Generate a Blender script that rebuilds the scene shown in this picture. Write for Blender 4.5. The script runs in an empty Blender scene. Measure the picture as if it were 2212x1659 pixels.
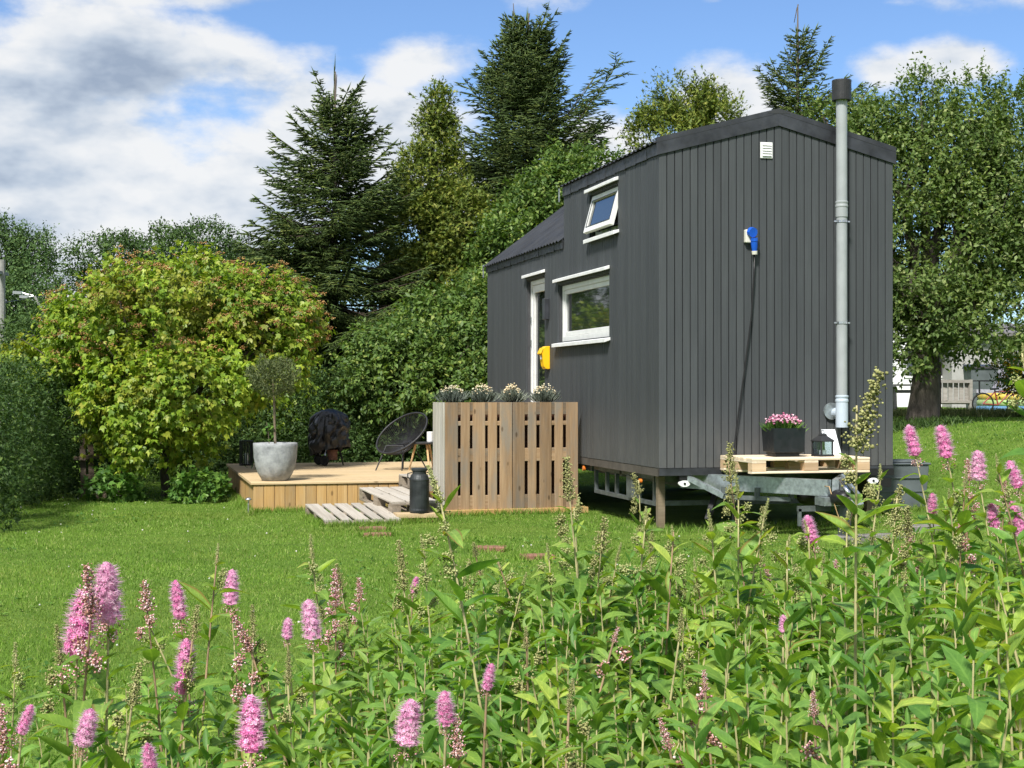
import bpy, math, random
import numpy as np
from mathutils import Vector, Matrix, Euler, noise as mnoise

random.seed(7); RNG = np.random.default_rng(7)
R = math.radians
sc = bpy.context.scene
col = sc.collection

# ------------------------------------------------------------------ camera
YAW = R(13.9); CY, SY = math.cos(YAW), math.sin(YAW)
EYE = 1.40; FPX = 3323.0; HX, HY = 1106.0, 843.0
def cw(X, Z, z=0.0):
    """metres right of / ahead of the viewpoint -> world (x along the gable, y along the long wall)"""
    return Vector(((X - 1.4355) * CY + (Z - 15) * SY, -(X - 1.4355) * SY + (Z - 15) * CY, z))
def at(px, py, Z):
    return cw((px - HX) / FPX * Z, Z, EYE + (HY - py) / FPX * Z)
cam_d = bpy.data.cameras.new('camera'); cam = bpy.data.objects.new('camera', cam_d); col.objects.link(cam)
cam_d.lens = 54.1; cam_d.sensor_width = 36; cam_d.clip_start = 0.1; cam_d.clip_end = 2000
cam.location = cw(0, 0, EYE); cam.rotation_euler = (R(90.23), 0, -YAW)
sc.camera = cam

# ------------------------------------------------------------------ node helper
class NT:
    def __init__(s, tree): s.t = tree; s.t.nodes.clear()
    def n(s, typ, ins=None, **kw):
        nd = s.t.nodes.new(typ)
        for k, v in kw.items(): setattr(nd, k, v)
        for k, v in (ins or {}).items():
            if isinstance(v, bpy.types.NodeSocket): s.t.links.new(v, nd.inputs[k])
            else: nd.inputs[k].default_value = v
        return nd
    def math(s, op, a, b=0.0, clamp=False):
        return s.n('ShaderNodeMath', {0: a, 1: b}, operation=op, use_clamp=clamp).outputs[0]
    def vm(s, op, a, b=(0, 0, 0)):
        return s.n('ShaderNodeVectorMath', {0: a, 1: b}, operation=op)
    def ramp(s, fac, stops, interp='LINEAR'):
        nd = s.n('ShaderNodeValToRGB', {0: fac}); cr = nd.color_ramp; cr.interpolation = interp
        while len(cr.elements) < len(stops): cr.elements.new(0.5)
        for e, (p, c) in zip(cr.elements, stops):
            e.position = p; e.color = (*c, 1) if len(c) == 3 else c
        return nd.outputs[0]
    def mapr(s, v, a, b, c=0.0, d=1.0, smooth=True):
        return s.n('ShaderNodeMapRange', {'Value': v, 'From Min': a, 'From Max': b, 'To Min': c, 'To Max': d},
                   interpolation_type='SMOOTHSTEP' if smooth else 'LINEAR', clamp=True).outputs[0]
    def noise(s, vec, scale, detail=4, rough=0.55):
        return s.n('ShaderNodeTexNoise', {'Vector': vec, 'Scale': scale, 'Detail': detail, 'Roughness': rough}).outputs[0]
    def mix(s, f, a, b, blend='MIX'):
        nd = s.n('ShaderNodeMix', None, data_type='RGBA', blend_type=blend)
        for i, v in ((0, f), (6, a), (7, b)):
            if isinstance(v, bpy.types.NodeSocket): s.t.links.new(v, nd.inputs[i])
            else: nd.inputs[i].default_value = v if i == 0 or len(v) == 4 else (*v, 1)
        return nd.outputs[2]

# ------------------------------------------------------------------ sun, sky, exposure
SUN_EL = R(50); SUN_DIR = Vector((-0.56, -0.83, 0)).normalized() * math.cos(SUN_EL) + Vector((0, 0, math.sin(SUN_EL)))
sun_d = bpy.data.lights.new('sun', 'SUN'); sun_d.energy = 4.2; sun_d.angle = R(9.0); sun_d.color = (1.0, 0.955, 0.89)
sun = bpy.data.objects.new('sun', sun_d); col.objects.link(sun)
sun.rotation_euler = (-SUN_DIR).to_track_quat('-Z', 'Y').to_euler(); sun.location = (-30, -30, 40)

world = bpy.data.worlds.new('World'); sc.world = world; world.use_nodes = True
def build_sky():
    w = NT(world.node_tree)
    sky = w.n('ShaderNodeTexSky', sky_type='NISHITA', sun_disc=False, sun_elevation=SUN_EL,
              sun_rotation=math.atan2(SUN_DIR.x, SUN_DIR.y), altitude=300, air_density=1.0, dust_density=0.0, ozone_density=3.0)
    hsv = w.n('ShaderNodeHueSaturation', {'Hue': 0.5, 'Saturation': .95, 'Value': 1.0, 'Color': w.mix(1.0, sky.outputs[0], (.74, .93, 1.16), 'MULTIPLY')})
    d = w.n('ShaderNodeTexCoord').outputs['Generated']
    fw = w.vm('DOT_PRODUCT', d, (SY, CY, 0)).outputs['Value']
    rt = w.vm('DOT_PRODUCT', d, (CY, -SY, 0)).outputs['Value']
    up = w.n('ShaderNodeSeparateXYZ', {0: d}).outputs[2]
    fwc = w.math('MAXIMUM', fw, 0.06)
    a = w.math('DIVIDE', rt, fwc); b = w.math('DIVIDE', up, fwc)
    ab = w.n('ShaderNodeCombineXYZ', {0: a, 1: b, 2: 0.0}).outputs[0]
    # broad cloud masses: a grey bank in one quarter, small cumulus in another
    blobs = [(150, 350, 700, 400, 1.0), (560, 420, 480, 300, 1.0), (280, 170, 380, 200, .9), (420, -5, 480, 55, .62), (930, 330, 300, 190, .8),
             (690, 250, 260, 130, .75), (905, 130, 175, 85, .74), (1270, 290, 240, 140, .85), (1580, 215, 200, 130, 1.0),
             (1905, 155, 140, 80, .92), (2035, 135, 160, 72, .9), (1930, 5, 330, 50, .5), (1545, 2, 110, 26, .5), (1150, -10, 240, 60, .52),
             (2190, 260, 160, 90, .5), (0, 620, 500, 160, .8)]
    # the bank goes on unseen left, overhead and behind, added for whiter ambient light
    cov = w.math('ADD', 0.2, w.math('MULTIPLY', w.math('MAXIMUM', w.mapr(rt, -0.3, -0.6), w.mapr(fw, 0.5, 0.1)), 0.42))
    for (bx, by, rx, ry, wt) in blobs:
        c = ((bx - HX) / FPX, (HY - by) / FPX, 0)
        v = w.vm('MULTIPLY', w.vm('SUBTRACT', ab, c).outputs[0], (FPX / rx, FPX / ry, 0)).outputs[0]
        ln = w.vm('LENGTH', v).outputs['Value']
        cov = w.math('MAXIMUM', cov, w.mapr(ln, 1.45, 0.0, 0.0, wt, False))
    dn = w.vm('MULTIPLY', d, (1, 1, 1.9)).outputs[0]
    n1 = w.noise(dn, 6.5, 8, 0.58)
    n2 = w.noise(w.vm('ADD', dn, (3.1, 1.7, 0.4)).outputs[0], 5.5, 4, 0.5)
    n3 = w.noise(w.vm('ADD', w.vm('MULTIPLY', d, (1, 1, 3.2)).outputs[0], (7, 2, 1)).outputs[0], 6.5, 5, 0.52)
    n1u = w.noise(w.vm('ADD', dn, (-0.004, -0.004, 0.022)).outputs[0], 6.5, 5, 0.55)
    dens = w.math('ADD', cov, w.math('MULTIPLY', w.math('SUBTRACT', n1, 0.5), 1.7))
    alpha = w.mapr(dens, 0.34, 0.66)
    thick = w.mapr(w.math('ADD', dens, w.math('MULTIPLY', w.math('SUBTRACT', n2, 0.5), 0.9)), 0.62, 1.25)
    lit = w.math('MULTIPLY', w.math('SUBTRACT', n1, n1u), 4.5)
    sh = w.math('ADD', w.math('ADD', w.math('MULTIPLY', thick, -0.58), w.math('MULTIPLY', w.math('SUBTRACT', n3, 0.5), 1.25)),
                w.math('ADD', lit, 0.80), clamp=True)
    ccol = w.ramp(sh, [(0.0, (.36, .44, .57)), (0.35, (.56, .64, .75)), (0.7, (.80, .84, .89)), (1.0, (.93, .94, .95))])
    bg1 = w.n('ShaderNodeBackground', {0: hsv.outputs[0], 1: 0.076})
    bg2 = w.n('ShaderNodeBackground', {0: ccol, 1: 0.56})
    mx = w.n('ShaderNodeMixShader', {0: w.math('MULTIPLY', alpha, 0.97), 1: bg1.outputs[0], 2: bg2.outputs[0]})
    w.n('ShaderNodeOutputWorld', {0: mx.outputs[0]})
build_sky()
vs = sc.view_settings; vs.view_transform = 'Standard'; vs.look = 'None'; vs.exposure = 0.8; vs.gamma = 1.0; vs.use_curve_mapping = False
sc.cycles.max_bounces = 6; sc.cycles.diffuse_bounces = 3; sc.cycles.glossy_bounces = 3; sc.cycles.transmission_bounces = 4
sc.cycles.transparent_max_bounces = 6; sc.cycles.caustics_reflective = False; sc.cycles.caustics_refractive = False
sc.cycles.use_denoising = True; sc.cycles.use_adaptive_sampling = True; sc.cycles.adaptive_threshold = 0.025

# ------------------------------------------------------------------ materials
MATS = {}
def new_mat(name):
    m = bpy.data.materials.new(name); m.use_nodes = True; MATS[name] = m
    return m, NT(m.node_tree)
def obj_coords(t, off=60.0):
    rnd = t.n('ShaderNodeObjectInfo').outputs['Random']
    o = t.n('ShaderNodeCombineXYZ', {0: t.math('MULTIPLY', rnd, off), 1: t.math('MULTIPLY', rnd, off * .73), 2: t.math('MULTIPLY', rnd, off * 1.31)}).outputs[0]
    return t.vm('ADD', t.n('ShaderNodeTexCoord').outputs['Object'], o).outputs[0], rnd
def plain(name, c, rough=0.6, metal=0.0, spec=0.4, nscale=14.0, namt=0.12, bump=0.0, bscale=60.0, c2=None, coat=0.0):
    """solid paint / metal / plastic with a little wear"""
    m, t = new_mat(name); v, rnd = obj_coords(t, 9)
    n = t.noise(v, nscale, 6, .6)
    dark = tuple(x * (1 - namt * 2) for x in c) if c2 is None else c2
    light = tuple(min(1, x * (1 + namt * 1.4)) for x in c)
    cc = t.ramp(n, [(.3, dark), (.55, c), (.75, light)])
    b = t.n('ShaderNodeBsdfPrincipled', {'Base Color': cc, 'Metallic': metal, 'Specular IOR Level': spec, 'Coat Weight': coat,
            'Roughness': t.mapr(t.noise(v, nscale * 2.3, 4), .3, .7, max(.05, rough - .08), min(1, rough + .1))})
    if bump:
        bn = t.n('ShaderNodeBump', {'Strength': bump, 'Distance': .01, 'Height': t.noise(v, bscale, 5)})
        t.t.links.new(bn.outputs[0], b.inputs['Normal'])
    t.n('ShaderNodeOutputMaterial', {0: b.outputs[0]}); return m
def wood(name, c1, c2, c3, grey=(.3, .28, .25), gamt=.3, rough=.75, sc_=(2.0, 46.0, 46.0), knots=True, var=.3):
    """timber, grain along the board's own length"""
    m, t = new_mat(name); v, rnd = obj_coords(t)
    g = t.noise(t.vm('MULTIPLY', v, sc_).outputs[0], 1.0, 6, .6)
    g2 = t.noise(t.vm('MULTIPLY', v, tuple(x * .22 for x in sc_)).outputs[0], 1.0, 3, .5)
    cc = t.ramp(t.math('ADD', t.math('MULTIPLY', g, .6), t.math('MULTIPLY', g2, .4)), [(.3, c1), (.5, c2), (.68, c3)])
    w1 = t.noise(t.vm('MULTIPLY', v, (1.6, 6, 6)).outputs[0], 1.0, 4, .6)
    cc = t.mix(t.mapr(w1, .45, .72, 0, gamt), cc, grey)
    if knots:
        k = t.n('ShaderNodeTexVoronoi', {'Vector': t.vm('MULTIPLY', v, (4.2, 9.5, 9.5)).outputs[0], 'Scale': 1.0, 'Randomness': 1.0}).outputs['Distance']
        cc = t.mix(t.mapr(k, .17, .07, 0, .75), cc, tuple(x * .38 for x in c1))
    cc = t.mix(1.0, cc, t.ramp(rnd, [(0, (1 - var,) * 3), (.5, (1, .99, .97)), (1, (1 + var * .25, 1 + var * .22, 1 + var * .15))]), 'MULTIPLY')
    bn = t.n('ShaderNodeBump', {'Strength': .35, 'Distance': .004, 'Height': g})
    b = t.n('ShaderNodeBsdfPrincipled', {'Base Color': cc, 'Roughness': rough, 'Specular IOR Level': .25, 'Normal': bn.outputs[0]})
    t.n('ShaderNodeOutputMaterial', {0: b.outputs[0]}); return m
def leafy(name, stops, trans=.32, rough=.5, spec=.35, tcol=None, patch=0.0, patch_col=(.2, .1, .03), pscale=1.0, vein=False):
    """leaves: colour differs from leaf to leaf, light shines through"""
    m, t = new_mat(name)
    isl = t.n('ShaderNodeNewGeometry').outputs['Random Per Island']
    rnd = t.n('ShaderNodeObjectInfo').outputs['Random']
    f = t.math('FRACT', t.math('ADD', isl, rnd))
    cc = t.ramp(f, stops)
    v = t.n('ShaderNodeTexCoord').outputs['Object']
    big = t.noise(v, 1.3, 3)
    cc = t.mix(1.0, cc, t.ramp(big, [(.3, (.78, .82, .8)), (.7, (1.18, 1.14, 1.05))]), 'MULTIPLY')
    if patch:
        cc = t.mix(t.mapr(t.math('ADD', t.noise(v, pscale, 4), t.math('MULTIPLY', f, .12)), .56, .68, 0, patch), cc, patch_col)
    if vein:   # pale midrib, faint side veins, a little mottling and scorch at the rim
        uv = t.n('ShaderNodeSeparateXYZ', {0: t.n('ShaderNodeUVMap', uv_map='UVMap').outputs[0]})
        au = t.math('ABSOLUTE', t.math('SUBTRACT', uv.outputs[0], .5))
        rib = t.mapr(au, .09, .03, 0, .55)
        sv = t.mapr(t.math('SINE', t.math('MULTIPLY', t.math('SUBTRACT', uv.outputs[1], t.math('MULTIPLY', au, .35)), 58.0)), .62, .95, 0, .22)
        cc = t.mix(t.math('MAXIMUM', rib, sv), cc, t.mix(1.0, cc, (1.75, 1.5, 1.7), 'MULTIPLY'))
        mo = t.noise(t.n('ShaderNodeNewGeometry').outputs['Position'], 75, 3)
        cc = t.mix(1.0, cc, t.ramp(mo, [(.3, (.80, .84, .82)), (.7, (1.15, 1.12, 1.05))]), 'MULTIPLY')
        sc1 = t.math('MULTIPLY', t.mapr(au, .30, .46), t.mapr(f, .86, .93))
        cc = t.mix(t.math('MULTIPLY', sc1, .8), cc, (.22, .13, .04))
    b = t.n('ShaderNodeBsdfPrincipled', {'Base Color': cc, 'Roughness': rough, 'Specular IOR Level': spec})
    tr = t.n('ShaderNodeBsdfTranslucent', {0: t.mix(1.0, cc, tcol or (1.25, 1.3, .6), 'MULTIPLY')})
    mx = t.n('ShaderNodeMixShader', {0: trans, 1: b.outputs[0], 2: tr.outputs[0]})
    t.n('ShaderNodeOutputMaterial', {0: mx.outputs[0]}); return m

def build_materials():
    # charcoal cladding: matt paint, fine vertical brush streaks, faint scuffs
    m, t = new_mat('cladding'); v, rnd = obj_coords(t, 20)
    g = t.noise(t.vm('MULTIPLY', v, (90, 90, 2.2)).outputs[0], 1.0, 5, .6)
    bl = t.noise(v, 1.1, 4)
    cc = t.ramp(g, [(.25, (.042, .0475, .052)), (.75, (.057, .064, .070))])
    cc = t.mix(1.0, cc, t.ramp(bl, [(.3, (.9, .9, .9)), (.7, (1.08, 1.07, 1.05))]), 'MULTIPLY')
    cc = t.mix(1.0, cc, t.ramp(rnd, [(0, (.9, .9, .91)), (1, (1.1, 1.1, 1.1))]), 'MULTIPLY')
    low = t.n('ShaderNodeSeparateXYZ', {0: t.n('ShaderNodeNewGeometry').outputs['Position']}).outputs[2]
    dust = t.math('MULTIPLY', t.mapr(low, 1.35, .65, 0, .5), t.noise(t.vm('MULTIPLY', v, (14, 14, 5)).outputs[0], 1.0, 5, .65))
    cc = t.mix(dust, cc, (.15, .145, .135))
    scf = t.noise(t.vm('MULTIPLY', v, (13, 13, 3.2)).outputs[0], 1.0, 6, .7)
    cc = t.mix(t.mapr(scf, .72, .77, 0, .45), cc, (.3, .31, .32))
    bn = t.n('ShaderNodeBump', {'Strength': .25, 'Distance': .002, 'Height': g})
    b = t.n('ShaderNodeBsdfPrincipled', {'Base Color': cc, 'Roughness': .62, 'Specular IOR Level': .32, 'Normal': bn.outputs[0]})
    t.n('ShaderNodeOutputMaterial', {0: b.outputs[0]})
    plain('groove', (.012, .012, .013), .9, spec=.1)
    plain('roof_metal', (.026, .028, .031), .55, .0, .5, 3, .25)
    plain('flashing', (.034, .037, .044), .38, .0, .5, 5, .3)
    plain('eave_strip', (.030, .033, .038), .5, .0, .4, 9, .3)
    plain('white_paint', (.72, .73, .72), .4, spec=.5, nscale=7, namt=.05)
    plain('drip_white', (.74, .75, .75), .45, nscale=9, namt=.06)
    plain('reveal', (.05, .052, .056), .7)
    plain('pvc_grey', (.30, .325, .335), .42, spec=.45, nscale=6, namt=.06)
    plain('pvc_blue', (.42, .49, .56), .42, nscale=6, namt=.05)
    plain('cap_black', (.022, .023, .025), .5, bump=.2, bscale=90)
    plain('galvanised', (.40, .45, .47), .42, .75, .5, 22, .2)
    plain('galv_dull_shaded', (.13, .15, .15), .55, .4, .4, 12, .2)  # dull galvanised steel, shade under the house darkened into its colour
    plain('chassis_dark', (.03, .03, .032), .6)
    plain('sill_brown', (.085, .075, .065), .7, nscale=6, namt=.2)
    plain('chrome', (.7, .7, .7), .2, 1.0)
    plain('black_plastic', (.012, .012, .013), .4)
    plain('rubber', (.015, .015, .015), .8)
    plain('orange_lens', (.75, .2, .03), .3)
    plain('lamp_white', (.8, .82, .82), .3)
    plain('yellow_plastic', (.86, .50, .012), .38, nscale=5, namt=.05)
    plain('blue_plastic', (.012, .10, .56), .32, nscale=8, namt=.12)
    plain('ivory_plastic', (.62, .61, .54), .45, nscale=8, namt=.05)
    plain('concrete', (.31, .325, .335), .85, nscale=9, namt=.2, bump=.5, bscale=35, c2=(.17, .18, .19))
    plain('zinc_dark', (.040, .046, .048), .5, .5, .5, 7, .3)
    plain('planter_black', (.008, .012, .015), .45, nscale=9, namt=.15)
    plain('lantern_black', (.025, .026, .028), .5)
    plain('paper_white', (.74, .78, .82), .5, namt=.05)
    plain('steel', (.55, .55, .55), .28, .9)
    plain('chair_cord', (.022, .023, .026), .5)
    plain('box_grey', (.10, .118, .125), .5, nscale=5, namt=.15)
    plain('brick_red', (.24, .12, .08), .85, nscale=30, namt=.25, bump=.4)
    plain('soil', (.03, .022, .015), .95, nscale=40, namt=.3, bump=.5)
    plain('slab', (.20, .19, .175), .85, nscale=12, namt=.2, bump=.3)
    plain('house_white', (.74, .75, .76), .6, namt=.04)
    plain('shed_grey', (.34, .335, .33), .7, namt=.06)
    plain('roof_tile', (.16, .15, .15), .7, namt=.15)
    plain('old_roof', (.38, .36, .36), .7, namt=.15)
    plain('pole_grey', (.24, .24, .23), .8, namt=.15)
    plain('cushion_grey', (.36, .36, .42), .85, nscale=40, namt=.2)
    plain('rust', (.06, .025, .02), .8)
    plain('toy_blue', (.10, .24, .42), .5); plain('toy_yellow', (.50, .38, .06), .5); plain('toy_green', (.30, .42, .16), .5); plain('toy_red', (.30, .05, .04), .5)
    wood('deck_wood', (.40, .29, .155), (.49, .37, .215), (.56, .44, .275), grey=(.5, .44, .34), gamt=.3, var=.12)
    wood('deck_cladding', (.31, .18, .068), (.42, .26, .10), (.50, .335, .15), grey=(.38, .31, .20), gamt=.45, var=.26)
    wood('pallet_brown', (.215, .135, .072), (.305, .205, .12), (.395, .28, .175), grey=(.215, .195, .165), gamt=.85, var=.45, sc_=(2.2, 38, 38))
    wood('pallet_grey', (.26, .235, .20), (.37, .34, .295), (.47, .44, .39), grey=(.40, .38, .35), gamt=.6, var=.22, sc_=(2.5, 50, 50))
    wood('pallet_side', (.17, .14, .105), (.26, .22, .17), (.34, .29, .23), grey=(.22, .2, .18), gamt=.5)
    wood('pallet_new', (.58, .46, .32), (.68, .56, .41), (.76, .65, .51), grey=(.6, .52, .42), gamt=.3, var=.12)
    wood('block_new', (.42, .28, .15), (.55, .39, .24), (.64, .49, .33), grey=(.4, .3, .2), gamt=.4, var=.25)
    wood('end_board', (.30, .285, .245), (.40, .385, .34), (.48, .46, .41), grey=(.36, .37, .36), gamt=.6, knots=False)
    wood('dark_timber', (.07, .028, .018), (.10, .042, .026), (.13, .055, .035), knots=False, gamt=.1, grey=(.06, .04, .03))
    wood('weathered', (.20, .185, .165), (.29, .275, .25), (.37, .355, .33), grey=(.3, .3, .28), gamt=.5)
    wood('rotten', (.10, .075, .05), (.16, .12, .085), (.22, .17, .125), grey=(.15, .14, .12), gamt=.6)  # decayed wood, with the shade under the shrub darkened into its colour
    wood('prop_wood', (.13, .10, .065), (.19, .15, .10), (.25, .20, .14))
    wood('oak_leg', (.42, .27, .13), (.52, .35, .18), (.6, .42, .24), knots=False)
    # bark
    m, t = new_mat('bark'); v = t.n('ShaderNodeTexCoord').outputs['Object']
    n = t.noise(t.vm('MULTIPLY', v, (16, 16, 4)).outputs[0], 1.0, 6, .65)
    b = t.n('ShaderNodeBsdfPrincipled', {'Base Color': t.ramp(n, [(.3, (.035, .028, .022)), (.7, (.13, .11, .09))]), 'Roughness': .9,
        'Normal': t.n('ShaderNodeBump', {'Strength': .8, 'Distance': .03, 'Height': n}).outputs[0]})
    t.n('ShaderNodeOutputMaterial', {0: b.outputs[0]})
    plain('twig', (.10, .075, .055), .85, namt=.25)
    plain('shoot_stem', (.40, .36, .18), .6, nscale=20, namt=.2)
    plain('shoot_stem_brown', (.28, .19, .11), .6, nscale=20, namt=.2)
    # glass
    m, t = new_mat('glass')
    b = t.n('ShaderNodeBsdfPrincipled', {'Base Color': (.016, .02, .02, 1), 'Roughness': .03, 'Specular IOR Level': .9, 'IOR': 1.9})
    t.n('ShaderNodeOutputMaterial', {0: b.outputs[0]})
    m, t = new_mat('clear_glass')
    gl = t.n('ShaderNodeBsdfGlossy', {'Color': (.9, .95, 1, 1), 'Roughness': .04}); tp = t.n('ShaderNodeBsdfTransparent', {0: (.86, .9, .92, 1)})
    mx = t.n('ShaderNodeMixShader', {0: .16, 1: tp.outputs[0], 2: gl.outputs[0]}); t.n('ShaderNodeOutputMaterial', {0: mx.outputs[0]})
    # crumpled tarpaulin cover
    m, t = new_mat('tarp'); v = t.n('ShaderNodeTexCoord').outputs['Object']
    b = t.n('ShaderNodeBsdfPrincipled', {'Base Color': t.ramp(t.noise(v, 5, 4), [(.3, (.010, .010, .012)), (.7, (.022, .022, .025))]), 'Roughness': .36, 'Specular IOR Level': .55,
        'Normal': t.n('ShaderNodeBump', {'Strength': .7, 'Distance': .02, 'Height': t.noise(t.vm('MULTIPLY', v, (1, 1, .6)).outputs[0], 14, 3, .5)}).outputs[0]})
    t.n('ShaderNodeOutputMaterial', {0: b.outputs[0]})
    # lawn ground
    m, t = new_mat('lawn_ground'); v = t.n('ShaderNodeTexCoord').outputs['Object']
    n = t.noise(v, 2.2, 8, .65); n2 = t.noise(v, .35, 4); n3 = t.noise(v, 38, 4, .7)
    cc = t.ramp(n, [(.3, (.072, .130, .018)), (.5, (.108, .185, .029)), (.72, (.14, .215, .042))])
    cc = t.mix(1.0, cc, t.ramp(n2, [(.3, (.82, .9, .8)), (.7, (1.15, 1.08, 1.0))]), 'MULTIPLY')
    cc = t.mix(1.0, cc, t.ramp(n3, [(.3, (.65, .7, .6)), (.7, (1.2, 1.2, 1.1))]), 'MULTIPLY')
    b = t.n('ShaderNodeBsdfPrincipled', {'Base Color': cc, 'Roughness': .9, 'Specular IOR Level': .15,
        'Normal': t.n('ShaderNodeBump', {'Strength': .9, 'Distance': .03, 'Height': n3}).outputs[0]})
    t.n('ShaderNodeOutputMaterial', {0: b.outputs[0]})
    leafy('grass', [(0, (0.101, 0.199, 0.025)), (.5, (0.159, 0.284, 0.041)), (.85, (0.228, 0.351, 0.065)), (1, (0.380, 0.411, 0.174))], .35, .6, .2, tcol=(1.2, 1.3, .7), patch=.28, patch_col=(.22, .24, .055), pscale=.55)
    leafy('clover', [(0, (.5, .5, .46)), (1, (.8, .8, .76))], .2, .7, .2, tcol=(1, 1, 1))
    leafy('spruce_needles', [(0, (0.033, 0.059, 0.015)), (.5, (0.060, 0.101, 0.024)), (.85, (0.093, 0.137, 0.030)), (1, (0.143, 0.175, 0.040))], .14, .55, .3)
    leafy('spruce_needles_warm', [(0, (0.039, 0.068, 0.014)), (.5, (0.070, 0.113, 0.024)), (.85, (0.112, 0.155, 0.034)), (1, (0.168, 0.189, 0.048))], .14, .55, .3)
    leafy('thuja_gold', [(0, (0.059, 0.093, 0.016)), (.4, (0.108, 0.159, 0.026)), (.8, (0.185, 0.224, 0.038)), (1, (0.274, 0.284, 0.060))], .22, .6, .25)
    leafy('plum_leaf', [(0, (0.053, 0.106, 0.023)), (.5, (0.094, 0.168, 0.035)), (.85, (0.150, 0.228, 0.052)), (1, (0.250, 0.300, 0.078))], .32, .5, .3)
    leafy('pear_leaf', [(0, (0.061, 0.110, 0.027)), (.5, (0.108, 0.170, 0.042)), (.85, (0.166, 0.232, 0.065)), (1, (0.273, 0.315, 0.123))], .32, .5, .3)
    leafy('hedge_leaf', [(0, (0.026, 0.056, 0.014)), (.5, (0.045, 0.090, 0.022)), (.9, (0.074, 0.130, 0.031)), (1, (0.127, 0.180, 0.046))], .25, .55, .22)
    leafy('low_leaf', [(0, (.05, .12, .025)), (.5, (.085, .19, .035)), (1, (.16, .28, .05))], .3, .5, .3)
    leafy('rowan_leaf', [(0, (0.036, 0.069, 0.024)), (.5, (0.058, 0.109, 0.035)), (1, (0.110, 0.174, 0.056))], .2, .75, .12)
    leafy('far_leaf', [(0, (0.048, 0.094, 0.036)), (.5, (0.074, 0.133, 0.048)), (1, (0.122, 0.190, 0.066))], .2, .75, .12)
    leafy('viburnum_leaf', [(0, (0.109, 0.196, 0.020)), (.35, (0.186, 0.297, 0.028)), (.75, (0.273, 0.375, 0.039)), (1, (0.382, 0.448, 0.066))], .36, .46, .35,
          patch=.32, patch_col=(.27, .16, .04), pscale=1.0)
    leafy('viburnum_berry', [(0, (0.240, 0.098, 0.033)), (.5, (0.340, 0.184, 0.066)), (.85, (0.420, 0.265, 0.099)), (1, (0.500, 0.483, 0.264))], .1, .5, .3, tcol=(1, .9, .6))
    leafy('topiary_leaf', [(0, (0.052, 0.078, 0.031)), (.5, (0.098, 0.127, 0.048)), (1, (0.169, 0.195, 0.084))], .2, .6, .3)
    leafy('weed_leaf', [(0, (.10, .14, .05)), (.6, (.19, .22, .09)), (1, (.4, .4, .22))], .3, .7, .2)
    leafy('yellow_flower', [(0, (.75, .45, .02)), (1, (.85, .65, .05))], .2, .6, .2)
    leafy('spiraea_mature', [(0, (0.086, 0.198, 0.041)), (.5, (0.139, 0.279, 0.058)), (1, (0.205, 0.354, 0.076))], .38, .5, .3, tcol=(1.5, 1.6, .55), vein=True)
    leafy('spiraea_mid', [(0, (0.125, 0.238, 0.044)), (.5, (0.177, 0.302, 0.058)), (1, (0.239, 0.367, 0.082))], .4, .5, .3, tcol=(1.5, 1.5, .5), vein=True)
    leafy('spiraea_young', [(0, (0.224, 0.353, 0.054)), (.5, (0.296, 0.417, 0.072)), (1, (0.377, 0.481, 0.108))], .42, .5, .3, tcol=(1.35, 1.35, .5), vein=True)
    leafy('petal', [(0, (.68, .15, .42)), (.4, (.78, .25, .54)), (.8, (.84, .40, .65)), (1, (.90, .66, .80))], .25, .7, .2, tcol=(1.1, .9, 1.0))
    leafy('petal_pale', [(0, (.70, .25, .52)), (.4, (.78, .38, .62)), (.8, (.84, .52, .72)), (1, (.90, .72, .82))], .25, .7, .2, tcol=(1.1, .9, 1.0))
    leafy('stamen', [(0, (.74, .34, .60)), (.6, (.82, .52, .72)), (1, (.90, .72, .84))], .4, .7, .2, tcol=(1.0, .9, 1.0))
    leafy('bud_pink', [(0, (0.291, 0.144, 0.108)), (.4, (0.426, 0.228, 0.180)), (.7, (0.672, 0.336, 0.408)), (1, (0.900, 0.792, 0.792))], .1, .7, .2, tcol=(1, .9, .8))
    leafy('bud_olive', [(0, (0.187, 0.182, 0.072)), (.5, (0.316, 0.318, 0.130)), (1, (0.468, 0.470, 0.217))], .15, .7, .2, tcol=(1, 1, .7))
    leafy('bud_green', [(0, (0.264, 0.287, 0.110)), (.5, (0.374, 0.402, 0.165)), (1, (0.506, 0.529, 0.264))], .2, .7, .2, tcol=(1, 1, .7))
    leafy('silver_leaf', [(0, (.12, .15, .12)), (.5, (.19, .225, .19)), (1, (.28, .31, .27))], .2, .7, .2, tcol=(1, 1, .9))
    leafy('cream_flower', [(0, (.62, .48, .30)), (.4, (.76, .66, .46)), (1, (.86, .82, .68))], .2, .7, .2, tcol=(1, 1, .9))
    leafy('pink_bloom', [(0, (.50, .13, .26)), (.5, (.66, .26, .42)), (.85, (.80, .48, .62)), (1, (.9, .78, .85))], .2, .7, .2, tcol=(1, .9, 1))
build_materials()

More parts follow.
